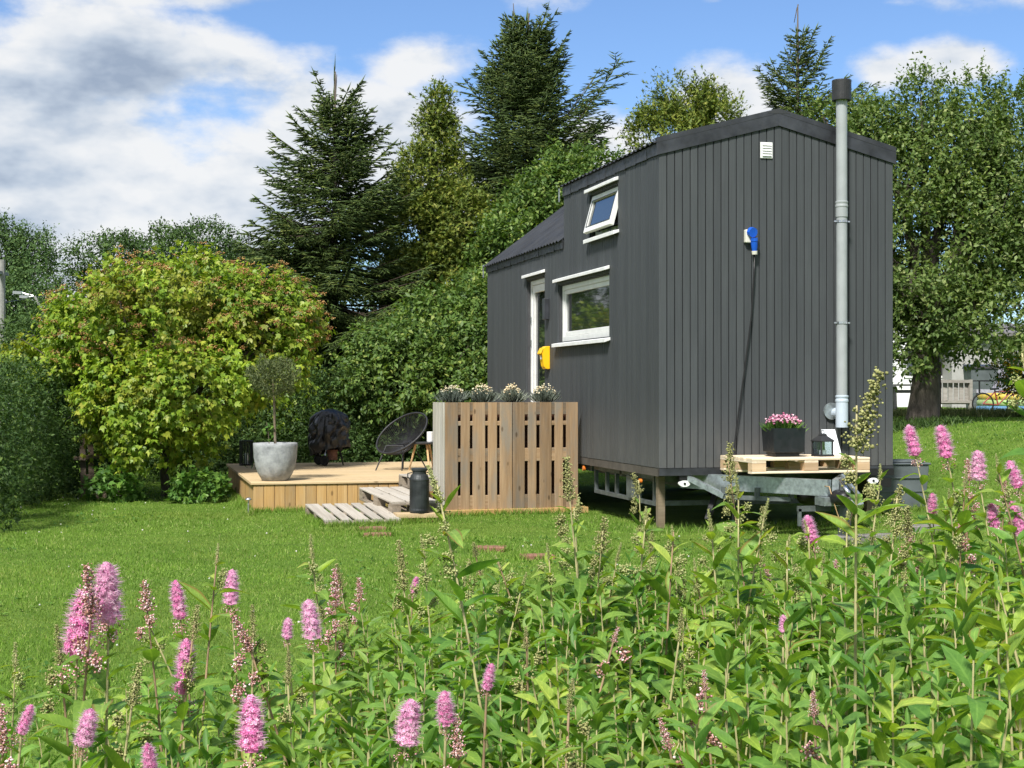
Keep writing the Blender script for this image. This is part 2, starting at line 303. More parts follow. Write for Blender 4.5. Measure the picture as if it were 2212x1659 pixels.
# ------------------------------------------------------------------ geometry helpers
def link(name, me, mat, parent=None, world=True):
    if mat: me.materials.clear(); me.materials.append(MATS[mat])
    o = bpy.data.objects.new(name, me); col.objects.link(o)
    if parent is not None:
        o.parent = parent
        if world: o.matrix_parent_inverse = Matrix.Translation(-root_loc(parent))
    return o
def root_loc(p):
    l = Vector(p.location)
    while p.parent is not None and p.matrix_parent_inverse == Matrix(): p = p.parent; l = l + Vector(p.location)
    return l if p.parent is None else Vector((0, 0, 0))
def tag(o, label=None, cat=None, group=None, kind=None):
    if label: o['label'] = label
    if cat: o['category'] = cat
    if group: o['group'] = group
    if kind: o['kind'] = kind
    return o
def thing(name, loc, label, cat, group=None, rz=0.0):
    o = bpy.data.objects.new(name, None); col.objects.link(o); o.empty_display_size = .1
    o.location = loc; o.rotation_euler = (0, 0, rz)
    return tag(o, label, cat, group)
class MB:
    def __init__(s): s.v = []; s.f = []
    def add(s, vs, fs):
        k = len(s.v); s.v += [tuple(p) for p in vs]; s.f += [tuple(i + k for i in f) for f in fs]; return s
    def hexa(s, p):   # 8 corners: bottom 0-3 ccw, top 4-7
        return s.add(p, [(3, 2, 1, 0), (4, 5, 6, 7), (0, 1, 5, 4), (1, 2, 6, 5), (2, 3, 7, 6), (3, 0, 4, 7)])
    def box(s, x0, x1, y0, y1, z0, z1):
        return s.hexa([(x0, y0, z0), (x1, y0, z0), (x1, y1, z0), (x0, y1, z0), (x0, y0, z1), (x1, y0, z1), (x1, y1, z1), (x0, y1, z1)])
    def bar(s, a, b, w, h, up=(0, 0, 1)):
        a, b = Vector(a), Vector(b); d = (b - a).normalized(); r = d.cross(Vector(up))
        if r.length < 1e-4: r = d.cross(Vector((1, 0, 0)))
        r = r.normalized() * w / 2; u = r.cross(d).normalized() * h / 2
        return s.hexa([a - r - u, a + r - u, b + r - u, b - r - u, a - r + u, a + r + u, b + r + u, b - r + u])
    def tube(s, pts, rad, n=8, cap=True):
        pts = [Vector(p) for p in pts]
        if not hasattr(rad, '__len__'): rad = [rad] * len(pts)
        k = len(s.v); prev = None
        for i, p in enumerate(pts):
            d = (pts[min(i + 1, len(pts) - 1)] - pts[max(i - 1, 0)]).normalized()
            if prev is None:
                r = d.cross(Vector((0, 0, 1)));
                if r.length < 1e-3: r = d.cross(Vector((1, 0, 0)))
            else: r = prev - d * prev.dot(d)
            r.normalize(); prev = r; u = d.cross(r)
            for j in range(n):
                an = 2 * math.pi * j / n; s.v.append(tuple(p + (r * math.cos(an) + u * math.sin(an)) * rad[i]))
        for i in range(len(pts) - 1):
            for j in range(n):
                a = k + i * n + j; b = k + i * n + (j + 1) % n; s.f.append((a, b, b + n, a + n))
        if cap: s.f.append(tuple(k + j for j in reversed(range(n)))); s.f.append(tuple(k + (len(pts) - 1) * n + j for j in range(n)))
        return s
    def lathe(s, prof, n=24, c=(0, 0, 0)):
        k = len(s.v)
        for r, z in prof:
            for j in range(n):
                an = 2 * math.pi * j / n; s.v.append((c[0] + r * math.cos(an), c[1] + r * math.sin(an), c[2] + z))
        for i in range(len(prof) - 1):
            for j in range(n):
                a = k + i * n + j; b = k + i * n + (j + 1) % n; s.f.append((a, b, b + n, a + n))
        if prof[0][0] > 1e-5: s.f.append(tuple(k + j for j in reversed(range(n))))
        if prof[-1][0] > 1e-5: s.f.append(tuple(k + (len(prof) - 1) * n + j for j in range(n)))
        return s
    def torus(s, c, R_, r, ax='y', n=24, m=8):
        pts = []
        for i in range(n):
            a = 2 * math.pi * i / n
            d = {'y': Vector((math.cos(a), 0, math.sin(a))), 'z': Vector((math.cos(a), math.sin(a), 0)), 'x': Vector((0, math.cos(a), math.sin(a)))}[ax]
            axv = {'y': Vector((0, 1, 0)), 'z': Vector((0, 0, 1)), 'x': Vector((1, 0, 0))}[ax]
            for j in range(m):
                b = 2 * math.pi * j / m; pts.append(Vector(c) + d * (R_ + r * math.cos(b)) + axv * r * math.sin(b))
        fs = [(i * m + j, i * m + (j + 1) % m, ((i + 1) % n) * m + (j + 1) % m, ((i + 1) % n) * m + j) for i in range(n) for j in range(m)]
        return s.add(pts, fs)
    def mesh(s, name, smooth=False):
        me = bpy.data.meshes.new(name); me.from_pydata(s.v, [], s.f); me.update()
        if smooth: me.polygons.foreach_set('use_smooth', [True] * len(me.polygons))
        return me
    def build(s, name, mat, parent=None, world=True, smooth=False):
        return link(name, s.mesh(name, smooth), mat, parent, world)
def bevel(o, w=.006, seg=2):
    m = o.modifiers.new('bevel', 'BEVEL'); m.width = w; m.segments = seg; m.limit_method = 'ANGLE'; return o
_bc = {}
def board_mesh(L, W, T, ch=.004):
    k = (round(L, 3), round(W, 3), round(T, 3))
    if k in _bc: return _bc[k]
    h = L / 2; w = W / 2; t = T / 2; c = min(ch, w * .4, t * .4)
    pr = [(-w + c, -t), (w - c, -t), (w, -t + c), (w, t - c), (w - c, t), (-w + c, t), (-w, t - c), (-w, -t + c)]
    v = [(x, a, b) for x in (-h, h) for a, b in pr]
    f = [tuple(reversed(range(8))), tuple(range(8, 16))] + [(i, (i + 1) % 8, (i + 1) % 8 + 8, i + 8) for i in range(8)]
    me = bpy.data.meshes.new('board'); me.from_pydata(v, [], f); me.update(); _bc[k] = me; return me
def board(name, mat, parent, c, L, W, T, ax='x', face='z', jit=0.0):
    """chamfered board: length along ax, broad side facing 'face', in the parent's own axes"""
    me0 = board_mesh(L, W, T); key = (me0.name, mat)
    if key not in _bc:
        me = me0.copy(); me.materials.clear(); me.materials.append(MATS[mat]); _bc[key] = me
    o = bpy.data.objects.new(name, _bc[key]); col.objects.link(o); o.parent = parent; o.location = c
    A = {'x': Vector((1, 0, 0)), 'y': Vector((0, 1, 0)), 'z': Vector((0, 0, 1))}
    a, n = A[ax], A[face]; b = n.cross(a)
    q = Matrix((a, b, n)).transposed()
    if jit: q = q @ Euler((random.gauss(0, jit * 2), random.gauss(0, jit * .3), random.gauss(0, jit * .4))).to_matrix()
    o.rotation_euler = q.to_euler(); return o
def mesh_np(name, V, F, smooth=False, uv=None):
    me = bpy.data.meshes.new(name); V = np.ascontiguousarray(V, dtype=np.float32); F = np.ascontiguousarray(F, dtype=np.int32)
    me.vertices.add(len(V)); me.vertices.foreach_set('co', V.ravel())
    m, k = F.shape; me.loops.add(m * k); me.loops.foreach_set('vertex_index', F.ravel())
    me.polygons.add(m); me.polygons.foreach_set('loop_start', np.arange(0, m * k, k, dtype=np.int32))
    if smooth: me.polygons.foreach_set('use_smooth', np.ones(m, dtype=bool))
    if uv is not None: me.uv_layers.new(name='UVMap').data.foreach_set('uv', np.ascontiguousarray(uv[F.ravel()], dtype=np.float32).ravel())
    me.update(calc_edges=True); return me
def nrm(a): return a / np.maximum(np.linalg.norm(a, axis=-1, keepdims=True), 1e-9)
def scatter(tv, tf, P, A, N, L, W=None):
    """copies of a leaf template (x across, y along, z out) at P, along A, facing N"""
    A = nrm(A); B = nrm(np.cross(A, N)); Nn = np.cross(B, A); W = L if W is None else W
    V = (P[:, None, :] + A[:, None, :] * (tv[None, :, 1] * L[:, None])[..., None] + B[:, None, :] * (tv[None, :, 0] * W[:, None])[..., None]
         + Nn[:, None, :] * (tv[None, :, 2] * L[:, None])[..., None])
    k = len(tv); F = (tf[None] + (np.arange(len(P)) * k)[:, None, None])
    return V.reshape(-1, 3), F.reshape(-1, tf.shape[1])
def rand_dirs(n, g=RNG):
    return nrm(g.normal(size=(n, 3)))
T_LEAF = (np.array([(0, 0, 0), (-.26, .42, .05), (.26, .42, .05), (0, 1, -.08), (0, .5, -.03)], float), np.array([(0, 4, 1), (0, 2, 4), (1, 4, 3), (2, 3, 4)]))
T_LOBED = (np.array([(0, 0, 0), (-.30, .12, .02), (-.50, .52, .0), (-.22, .50, .05), (0, 1, -.12), (.22, .50, .05), (.50, .52, .0), (.30, .12, .02), (0, .35, -.03)], float),
           np.array([(8, 0, 1), (8, 1, 2), (8, 2, 3), (8, 3, 4), (8, 4, 5), (8, 5, 6), (8, 6, 7), (8, 7, 0)])[:, ::-1])
T_SPIN = (np.array([(0, 0, 0), (1, .3, 0), (-.5, .3, .87), (-.5, .3, -.87), (0, 1, 0)], float), np.array([(0, 1, 2), (0, 2, 3), (0, 3, 1), (4, 2, 1), (4, 3, 2), (4, 1, 3)]))
T_BLADE = (np.array([(-.5, 0, 0), (.5, 0, 0), (0, 1, .12)], float), np.array([(0, 1, 2)]))
T_OCT = (np.array([(1, 0, 0), (-1, 0, 0), (0, 1, 0), (0, -1, 0), (0, 0, 1), (0, 0, -1)], float),
         np.array([(0, 2, 4), (2, 1, 4), (1, 3, 4), (3, 0, 4), (2, 0, 5), (1, 2, 5), (3, 1, 5), (0, 3, 5)]))
def beads(P, r):
    n = len(P); d = rand_dirs(n); e = rand_dirs(n)
    A = nrm(d); B = nrm(np.cross(A, e)); C = np.cross(A, B); tv, tf = T_OCT
    V = P[:, None, :] + (A[:, None] * tv[None, :, :1] + B[:, None] * tv[None, :, 1:2] + C[:, None] * tv[None, :, 2:3]) * r[:, None, None]
    F = tf[None] + (np.arange(n) * 6)[:, None, None]
    return V.reshape(-1, 3), F.reshape(-1, 3)

# ------------------------------------------------------------------ ground
def sstep(t):
    t = np.clip(t, 0, 1); return t * t * (3 - 2 * t)
def ground_h(x, y):
    return .92 * sstep((np.asarray(x, float) - 1.0) / 7.0) * sstep((np.asarray(y, float) + 9) / 7.0) + .012 * np.sin(np.asarray(x) * 1.7) * np.cos(np.asarray(y) * 1.3)
def gz(p): return float(ground_h(p[0], p[1]))
def on_ground(p): return Vector((p[0], p[1], gz(p)))
def build_ground():
    xs = np.concatenate([np.linspace(-600, -40, 8), np.linspace(-36, 36, 97), np.linspace(40, 600, 8)])
    ys = np.concatenate([np.linspace(-300, -30, 5), np.linspace(-26, 50, 103), np.linspace(60, 900, 9)])
    X, Y = np.meshgrid(xs, ys); Z = ground_h(X, Y)
    V = np.stack([X, Y, Z], -1).reshape(-1, 3); nx, ny = len(xs), len(ys)
    i = np.arange(ny - 1)[:, None] * nx + np.arange(nx - 1)[None]; i = i.ravel()
    o = link('lawn', mesh_np('lawn', V, np.stack([i, i + 1, i + nx + 1, i + nx], 1), True), 'lawn_ground'); tag(o, kind='structure')
    # mown grass blades
    g = np.random.default_rng(3); P = []
    for z0, z1, dens in ((4.8, 8.5, 3600), (8.5, 13, 2600), (13, 19, 1500), (19, 27, 700), (27, 40, 160)):
        n = int(dens * .375 * (z1 * z1 - z0 * z0)); Z = np.sqrt(g.uniform(z0 * z0, z1 * z1, n)); X = g.uniform(-.37, .37, n) * Z
        x = (X - 1.4355) * CY + (Z - 15) * SY; y = -(X - 1.4355) * SY + (Z - 15) * CY
        P.append(np.stack([x, y, np.full(n, (z0 + z1) / 2)], 1))
    P = np.concatenate(P)
    x, y = P[:, 0], P[:, 1]
    keep = ~((x > -3.62) & (x < .0) & (y > 3.6) & (y < 8.3)) & ~((x > .35) & (x < 2.3) & (y > .8) & (y < 7.3))
    P = P[keep]; far = P[:, 2].copy(); P[:, 2] = ground_h(P[:, 0], P[:, 1]) - .004
    n = len(P); tall = np.array([mnoise.noise(Vector((a * .9, b * .9, 0))) for a, b in P[:, :2]]) if n < 10 else None
    A = g.normal(size=(n, 3)) * .42; A[:, 2] = 1; N = g.normal(size=(n, 3)); N[:, 2] *= .3
    L = g.uniform(.016, .034, n) * (1 + .35 * np.sin(P[:, 0] * 2.1 + np.sin(P[:, 1] * 1.7) * 2) * .6); W = .0035 + far * .00042
    L = L * (1 + .8 * (np.abs(y[keep] - 3.5) < .12) * (x[keep] < 0) * (x[keep] > -3.8) + .9 * (np.abs(x[keep] + 3.7) < .1) * (y[keep] > 3.4) * (y[keep] < 8.4))
    V, F = scatter(*T_BLADE, P, A, N, L, W)
    tag(link('grass', mesh_np('grass', V, F), 'grass'), 'short mown green lawn grass around the dark cabin', 'grass', kind='stuff')
    # longer tufts left by the mower along edges and posts, and flat weed rosettes
    def seg(a, b, n, w): s_ = g.uniform(size=(n, 1)); return np.array(a)[None, :2] * (1 - s_) + np.array(b)[None, :2] * s_ + g.normal(0, w, (n, 2))
    E = [seg((-3.66, 3.55), (-3.66, 8.2), 2600, .05), seg((-3.66, 3.54), (-1.7, 3.54), 2200, .04), seg(cw(-1.9, 15.8), cw(-1.15, 16.05), 900, .04), seg(cw(-1.95, 15.85), cw(-2.3, 17.0), 900, .03), seg(cw(-1.2, 16.15), cw(-.75, 16.3), 500, .03),
         seg(cw(-.75, 16.95), cw(.8, 17.45), 1300, .035), seg((.1, .22), (.1, .3), 260, .05), seg((2.4, .3), (2.4, .3), 200, .05), seg((1.2, -1.5), (2.0, -1.5), 700, .06), seg((1.9, -1.35), (2.7, -1.45), 500, .06), seg(cw(-2.93, 17.1), cw(-2.93, 17.2), 60, .03), seg((2.45, .25), (3.1, .25), 400, .05),
         seg((.0, .2), (2.4, .1), 1500, .18)]
    for px_, py_ in ((805, 1147), (816, 1160), (1060, 1190), (1160, 1208)):
        Z_ = EYE * FPX / (py_ - HY); c_ = cw((px_ - HX) / FPX * Z_, Z_); a_ = g.uniform(0, 6.28, 260); E.append(np.stack([c_.x + np.cos(a_) * .16, c_.y + np.sin(a_) * .12], 1) + g.normal(0, .025, (260, 2)))
    E = np.concatenate(E); n2 = len(E); E = np.concatenate([E, ground_h(E[:, 0], E[:, 1])[:, None] - .004], 1)
    A = g.normal(size=(n2, 3)) * .5; A[:, 2] = 1; V, F = scatter(*T_BLADE, E, A, g.normal(size=(n2, 3)), g.uniform(.04, .11, n2), np.full(n2, .009))
    tag(link('long_grass', mesh_np('long_grass', V, F), 'grass'), 'longer uncut grass tufts along the deck, steps, bricks and posts', 'grass', kind='stuff')
    n3 = 5200; Z = np.sqrt(g.uniform(30, 460, n3)); X = g.uniform(-.36, .36, n3) * Z; x3 = (X - 1.4355) * CY + (Z - 15) * SY; y3 = -(X - 1.4355) * SY + (Z - 15) * CY
    k = (np.sin(x3 * 1.1 + 2 * np.sin(y3 * .7)) * np.sin(y3 * 1.3 + x3 * .4) > .25) & ~((x3 > -3.7) & (x3 < 2.7) & (y3 > .0)); x3, y3 = x3[k], y3[k]; n3 = len(x3)
    Q = np.repeat(np.stack([x3, y3, ground_h(x3, y3) + .012], 1), 4, 0); A = g.normal(size=Q.shape); A[:, 2] = .25; V, F = scatter(*T_LEAF, Q, A, np.array([0, 0, 1.0]) + g.normal(0, .3, Q.shape), g.uniform(.02, .05, len(Q)), g.uniform(.025, .05, len(Q)))
    tag(link('lawn_weeds', mesh_np('lawn_weeds', V, F), 'low_leaf'), 'flat clover and plantain leaves mixed into the lawn', 'weeds', kind='stuff')
    # white clover heads sprinkled over the lawn
    n = 420; Z = np.sqrt(g.uniform(36, 420, n)); X = g.uniform(-.36, .36, n) * Z; cl = .5 + .5 * np.sin(X * 1.9) * np.sin(Z * 1.1)
    k = g.uniform(size=n) < cl * .8; X, Z = X[k], Z[k]
    P = np.stack([(X - 1.4355) * CY + (Z - 15) * SY, -(X - 1.4355) * SY + (Z - 15) * CY, Z * 0], 1)
    P = P[~((P[:, 0] > -3.7) & (P[:, 0] < 2.7) & (P[:, 1] > -.5))]
    P[:, 2] = ground_h(P[:, 0], P[:, 1]) + .035
    V, F = beads(P, g.uniform(.006, .011, len(P)))
    tag(link('clover_flowers', mesh_np('clover_flowers', V, F), 'clover'), 'tiny white clover heads sprinkled over the lawn', 'clover', kind='stuff')
build_ground()

# ------------------------------------------------------------------ tiny house on a trailer (origin: left corner of the gable)
HW, HL, ST = 2.5, 7.45, 3.41            # width, length, where the tall front part ends
ZB, ZE1, ZE2, ZR = .64, 3.80, 3.19, 4.13  # wall foot, tall eave, low eave, ridge (undersides of the roof)
PITCH = .0806
def roof1(x): return ZE1 + (ZR - ZE1) * (1 - abs(x - HW / 2) / (HW / 2))
def roof2(x): return ZE2 + (ZR - ZE2) * (1 - abs(x - HW / 2) / (HW / 2))
def build_house():
    h = thing('tiny_house', (0, 0, ZB), 'charcoal timber clad tiny house on a trailer with a stepped metal roof', 'tiny house')
    # openings in the long wall: (y0, y1, z0, z1)
    OP = {'door': (4.28, 5.20, .78, 2.83), 'low': (1.62, 3.68, 1.98, 2.67), 'high': (1.31, 2.34, 3.11, 3.585)}
    # ---- gable wall
    w = MB(); pts = [(0.03, ZB), (HW - .03, ZB), (HW - .03, ZE1), (HW / 2, ZR), (0.03, ZE1)]
    k = [(x, .022, z) for x, z in pts] + [(x, .10, z) for x, z in pts]
    w.add(k, [(0, 1, 2, 3, 4), (9, 8, 7, 6, 5)] + [(i, i + 5, (i + 1) % 5 + 5, (i + 1) % 5) for i in range(5)])
    wall = w.build('gable_wall', 'groove', h)
    n = 31; g = .0042
    for i in range(n):
        x0, x1 = i * PITCH + g, (i + 1) * PITCH - g
        if i == 0: x0 = .0
        if i == n - 1: x1 = HW
        m = MB(); f, b = random.uniform(-.0006, .0006), .020
        xs = [x0, x1] if not (x0 < HW / 2 < x1) else [x0, HW / 2, x1]
        for a, c in zip(xs[:-1], xs[1:]):
            e = .003
            if a == x0 and c == x1:
                pv = [(a, e + f), (a + e, f), (c - e, f), (c, e + f), (c, b), (a, b)]
            else: pv = [(a, f), (c, f), (c, b), (a, b)]
            q = len(pv); zt = [roof1(p[0]) - .002 for p in pv]
            m.add([(p[0], p[1], ZB) for p in pv] + [(p[0], p[1], zz) for p, zz in zip(pv, zt)],
                  [tuple(reversed(range(q))), tuple(range(q, 2 * q))] + [(j, (j + 1) % q, (j + 1) % q + q, j + q) for j in range(q)])
        m.build('board', 'cladding', wall)
    # ---- long wall on the deck side
    def rects_to_boards(y0, y1):
        ys = sorted({y0, y1} | {c for o in OP.values() for c in o[:2] if y0 < c < y1} | ({ST} if y0 < ST < y1 else set()))
        out = []
        for a, b in zip(ys[:-1], ys[1:]):
            mid = (a + b) / 2; top = ZE1 if mid < ST else ZE2
            cuts = sorted([(o[2], o[3]) for o in OP.values() if o[0] <= mid <= o[1]]); z = ZB
            for c0, c1 in cuts:
                if c0 > z: out.append((a, b, z, c0))
                z = max(z, c1)
            if z < top: out.append((a, b, z, top))
        return out
    bw = MB()
    yk = sorted({.103, HL, ST} | {c for o in OP.values() for c in o[:2]})
    for a, b in zip(yk[:-1], yk[1:]):
        for (p, q, z0, z1) in rects_to_boards(a, b): bw.box(.022, .10, p, q, z0, z1)
    lw = bw.build('long_wall', 'groove', h)
    nb = int(round((HL - .0) / PITCH)); pt = HL / nb
    for i in range(nb):
        y0, y1 = i * pt + g, (i + 1) * pt - g
        if i == 0: y0 = .021
        if i == nb - 1: y1 = HL
        f = random.uniform(-.0006, .0006)
        for (a, b, z0, z1) in rects_to_boards(y0, y1):
            if b - a > .008: MB().box(f, .0205, a, b, z0, z1).build('board', 'cladding', lw)
    # ---- the other walls
    MB().box(HW - .1, HW, .021, HL - .021, ZB, ZE2).box(HW - .1, HW - .001, .021, ST, ZE2, ZE1).build('right_wall', 'cladding', h)
    m = MB(); pts = [(0.022, ZB), (HW - .001, ZB), (HW - .001, ZE2), (HW / 2, ZR), (0.022, ZE2)]
    m.add([(x, HL - .02, z) for x, z in pts] + [(x, HL, z) for x, z in pts], [(0, 1, 2, 3, 4), (9, 8, 7, 6, 5)] + [(i, i + 5, (i + 1) % 5 + 5, (i + 1) % 5) for i in range(5)])
    m.build('rear_wall', 'cladding', h)
    m = MB()
    for sgn in (0, 1):
        xa = .001 if sgn == 0 else HW - .001; xm = HW / 2
        m.add([(xa, ST, ZE2), (xa, ST, ZE1), (xm, ST, ZR), (xa, ST - .02, ZE2), (xa, ST - .02, ZE1), (xm, ST - .02, ZR)],
              [(0, 1, 2), (5, 4, 3), (0, 3, 4, 1), (1, 4, 5, 2), (2, 5, 3, 0)])
    m.build('step_wall', 'cladding', h)
    MB().box(.101, HW - .101, .101, HL - .03, ZB + .001, ZB + .06).build('floor', 'chassis_dark', h)
    # ---- roof sheets, corrugated across the slope
    def sheet(ya, yb, ze, over, side):
        nn = int((yb - ya) / .14) * 6; prof = [0, 0, .5, 1, 1, .5]; V = []; F = []
        sl = (ZR - ze) / (HW / 2)
        for i in range(nn + 1):
            y = ya + (yb - ya) * i / nn; hh = .008 + .020 * prof[i % 6]
            for t in (-over, HW / 2 - .02):
                z = ze + sl * t + .018 + hh; x = t if side == 0 else HW - t
                V += [(x, y, z), (x, y, z - .004)]
        for i in range(nn):
            a = i * 4; b = a + 4
            F += [(a, b, b + 2, a + 2), (a + 1, a + 3, b + 3, b + 1), (a, a + 1, b + 1, b), (a + 2, b + 2, b + 3, a + 3)]
        F += [(0, 2, 3, 1), (nn * 4, nn * 4 + 1, nn * 4 + 3, nn * 4 + 2)]
        return MB().add(V, F)
    for side in (0, 1):
        sheet(-.02, ST + .02, ZE1, .05, side).build('roof_sheet', 'roof_metal', h)
        sheet(ST + .03, HL + .06, ZE2, .06, side).build('roof_sheet', 'roof_metal', h)
    MB().add([(HW / 2 - .12, -.02, ZR + .02), (HW / 2, -.02, ZR + .075), (HW / 2 + .12, -.02, ZR + .02), (HW / 2 - .12, HL + .06, ZR + .02), (HW / 2, HL + .06, ZR + .075), (HW / 2 + .12, HL + .06, ZR + .02)],
             [(0, 1, 4, 3), (1, 2, 5, 4), (0, 3, 5, 2), (0, 2, 1), (3, 4, 5)]).build('ridge_cap', 'roof_metal', h)
    # verge flashing on the gable: two folded strips
    for side in (0, 1):
        m = MB(); xa, xb = -.03, HW / 2 - .0015 + side * .0
        def zz(t): return ZE1 + (ZR - ZE1) * (t / (HW / 2))
        p = []
        for t in (xa, HW / 2):
            x = t if side == 0 else HW - t
            for (y, dz) in ((-.018, -.10), (-.018, .072), (.09, .072), (.09, .064), (-.010, .064), (-.010, -.10)): p.append((x, y, zz(t) + dz))
        m.add(p, [(i, (i + 1) % 6, (i + 1) % 6 + 6, i + 6) for i in range(6)] + [(0, 1, 4, 5), (1, 2, 3, 4), (11, 10, 7, 6), (10, 9, 8, 7)])
        m.build('verge_flashing', 'flashing', h)
    # folded eave strips along the long wall, one per short length
    for ya, yb, ze in ((.0, ST, ZE1), (ST + .005, HL + .03, ZE2)):
        nn = 10 if ze == ZE1 else 11; L = (yb - ya) / nn
        for i in range(nn):
            a, b = ya + i * L + .001, ya + (i + 1) * L - .001; o = -.012 - .004 * (i % 2)
            MB().hexa([(o - .004, a, ze - .105), (o + .003, a, ze - .105), (o + .003, b, ze - .095), (o - .002, b, ze - .095),
                       (-.016, a, ze + .012), (-.008, a, ze + .014), (-.008, b, ze + .014), (-.016, b, ze + .012)]).build('eave_strip', 'eave_strip', h)
    # small bright end stops where the low and the tall roof end
    MB().box(-.06, -.045, HL + .035, HL + .055, ZE2 - .16, ZE2 + .02).build('gutter_stop', 'galvanised', h)
    MB().box(-.058, -.045, ST + .01, ST + .03, ZE1 - .16, ZE1 + .0).build('gutter_stop', 'galvanised', h)
    # ---- window / door kit
    def ring(m, x0, x1, y0, y1, z0, z1, t, tb=None):
        tb = tb or t
        m.box(x0, x1, y0, y0 + t, z0, z1); m.box(x0, x1, y1 - t, y1, z0, z1)
        m.box(x0, x1, y0 + t, y1 - t, z1 - t, z1); m.box(x0, x1, y0 + t, y1 - t, z0, z0 + tb); return m
    def trims(par, o, dr=.05, sill=True):
        y0, y1, z0, z1 = o
        m = MB(); p = [(-.055, z1 + .022), (-.055, z1 + .060), (-.002, z1 + .076), (-.002, z1 + .038)]
        a, b = y0 - .03, y1 + .05
        m.add([(x, a, z) for x, z in p] + [(x, b, z) for x, z in p], [(3, 2, 1, 0), (4, 5, 6, 7)] + [(i, (i + 1) % 4, (i + 1) % 4 + 4, i + 4) for i in range(4)])
        bevel(m.build('head_drip', 'drip_white', par), .004, 1)
        if sill:
            m = MB(); p = [(-.062, z0 - .066), (-.062, z0 - .022), (.06, z0 - .002), (.06, z0 - .03), (-.002, z0 - .045)]
            a, b = y0 - .04, y1 + .06
            m.add([(x, a, z) for x, z in p] + [(x, b, z) for x, z in p], [tuple(reversed(range(5))), tuple(range(5, 10))] + [(i, (i + 1) % 5, (i + 1) % 5 + 5, i + 5) for i in range(5)])
            bevel(m.build('sill', 'drip_white', par), .004, 1)
        m = MB(); e = .0205
        m.box(e, .1, y1 - .012, y1 + .003, z0, z1).box(e, .1, y0 - .003, y0 + .012, z0, z1).box(e, .1, y0 + .013, y1 - .013, z1 - .012, z1)
        m.build('reveal', 'reveal', par)
    # low wide window
    o = OP['low']; y0, y1, z0, z1 = o
    f = ring(MB(), .055, .13, y0 + .014, y1 - .014, z0 + .002, z1 - .014, .055, .06).build('window', 'white_paint', h); bevel(f, .004)
    sash = ring(MB(), .066, .115, y0 + .072, y1 - .072, z0 + .065, z1 - .072, .05, .055).build('sash', 'white_paint', f); bevel(sash, .004)
    MB().box(.088, .094, y0 + .12, y1 - .12, z0 + .118, z1 - .12).build('pane', 'glass', f)
    trims(f, o)
    MB().box(.098, .6, y0, y1, z0 - .02, z1).build('room_shade_block', 'chassis_dark', f)  # solid dark block put behind each opening as the room's shade
    # upper window, sash swung out at the foot
    o = OP['high']; y0, y1, z0, z1 = o
    f = ring(MB(), .06, .13, y0 + .014, y1 - .014, z0 + .002, z1 - .014, .05, .055).build('window', 'white_paint', h); bevel(f, .004)
    piv = Vector((.04, 0, z1 - .03)); rot = Matrix.Translation(piv) @ Matrix.Rotation(R(15), 4, 'Y') @ Matrix.Translation(-piv)
    def swung(mb): mb.v = [tuple(rot @ Vector(p)) for p in mb.v]; return mb
    s = swung(ring(MB(), .022, .068, y0 + .02, y1 - .02, z0 + .03, z1 - .02, .062, .065)).build('sash', 'white_paint', f); bevel(s, .004)
    swung(MB().box(.042, .047, y0 + .078, y1 - .078, z0 + .09, z1 - .078)).build('pane', 'glass', f)
    swung(ring(MB(), .018, .0225, y0 + .075, y1 - .075, z0 + .088, z1 - .075, .008)).build('glazing_bead', 'black_plastic', f)
    for yy in (y0 + .1, y1 - .2): MB().bar((.06, yy, z0 + .06), (-.03, yy + .04, z0 + .075), .012, .02).build('stay', 'black_plastic', f)
    MB().box(.045, .06, y0 + .42, y0 + .5, z0 + .012, z0 + .05).build('latch', 'galvanised', f)
    trims(f, o)
    MB().box(.131, .6, y0, y1, z0 - .02, z1).build('room_shade_block', 'chassis_dark', f)
    # glazed door
    o = OP['door']; y0, y1, z0, z1 = o
    f = ring(MB(), .055, .13, y0 + .014, y1 - .014, z0 + .002, z1 - .014, .06, .07).build('door', 'white_paint', h); bevel(f, .004)
    lf = ring(MB(), .066, .118, y0 + .078, y1 - .078, z0 + .075, z1 - .078, .095, .46).build('door_leaf', 'white_paint', f); bevel(lf, .004)
    MB().box(.055, .0655, y0 + .1, y1 - .1, z0 + .49, z0 + .535).build('weather_bar', 'white_paint', f)
    MB().box(.088, .094, y0 + .172, y1 - .172, z0 + .536, z1 - .172).build('pane', 'glass', f)
    for zz_ in (1.15, 1.95, 2.25): MB().tube([(.05, y1 - .07, zz_), (.05, y1 - .07, zz_ + .1)], .009).build('hinge', 'steel', f)
    MB().box(.04, .066, y0 + .1, y0 + .13, 1.75, 1.95).bar((.035, y0 + .115, 1.86), (.035, y0 + .24, 1.86), .018, .02).build('handle', 'steel', f)
    trims(f, o, sill=False)
    MB().box(.131, .6, y0, y1, z0, z1).build('room_shade_block', 'chassis_dark', f)
    # ---- wall lamp, vent, socket
    m = MB().box(-.065, -.002, 4.06, 4.16, 2.27, 2.53); bevel(m.build('wall_lamp', 'flashing', h), .006)
    v = bevel(MB().box(1.055, 1.185, -.014, -.001, 3.70, 3.86).build('vent_grille', 'white_paint', h), .004)
    for i in range(5):
        z = 3.722 + i * .026
        MB().hexa([(1.072, -.026, z), (1.168, -.026, z), (1.168, -.0145, z + .012), (1.072, -.0145, z + .012), (1.072, -.026, z + .005), (1.168, -.026, z + .005), (1.168, -.0145, z + .018), (1.072, -.0145, z + .018)]).build('louvre', 'drip_white', v)
    # ---- power inlet
    x, z = .925, 2.93
    s = bevel(MB().box(x - .045, x + .03, -.055, -.001, z - .075, z + .055).build('power_inlet', 'ivory_plastic', h), .008)
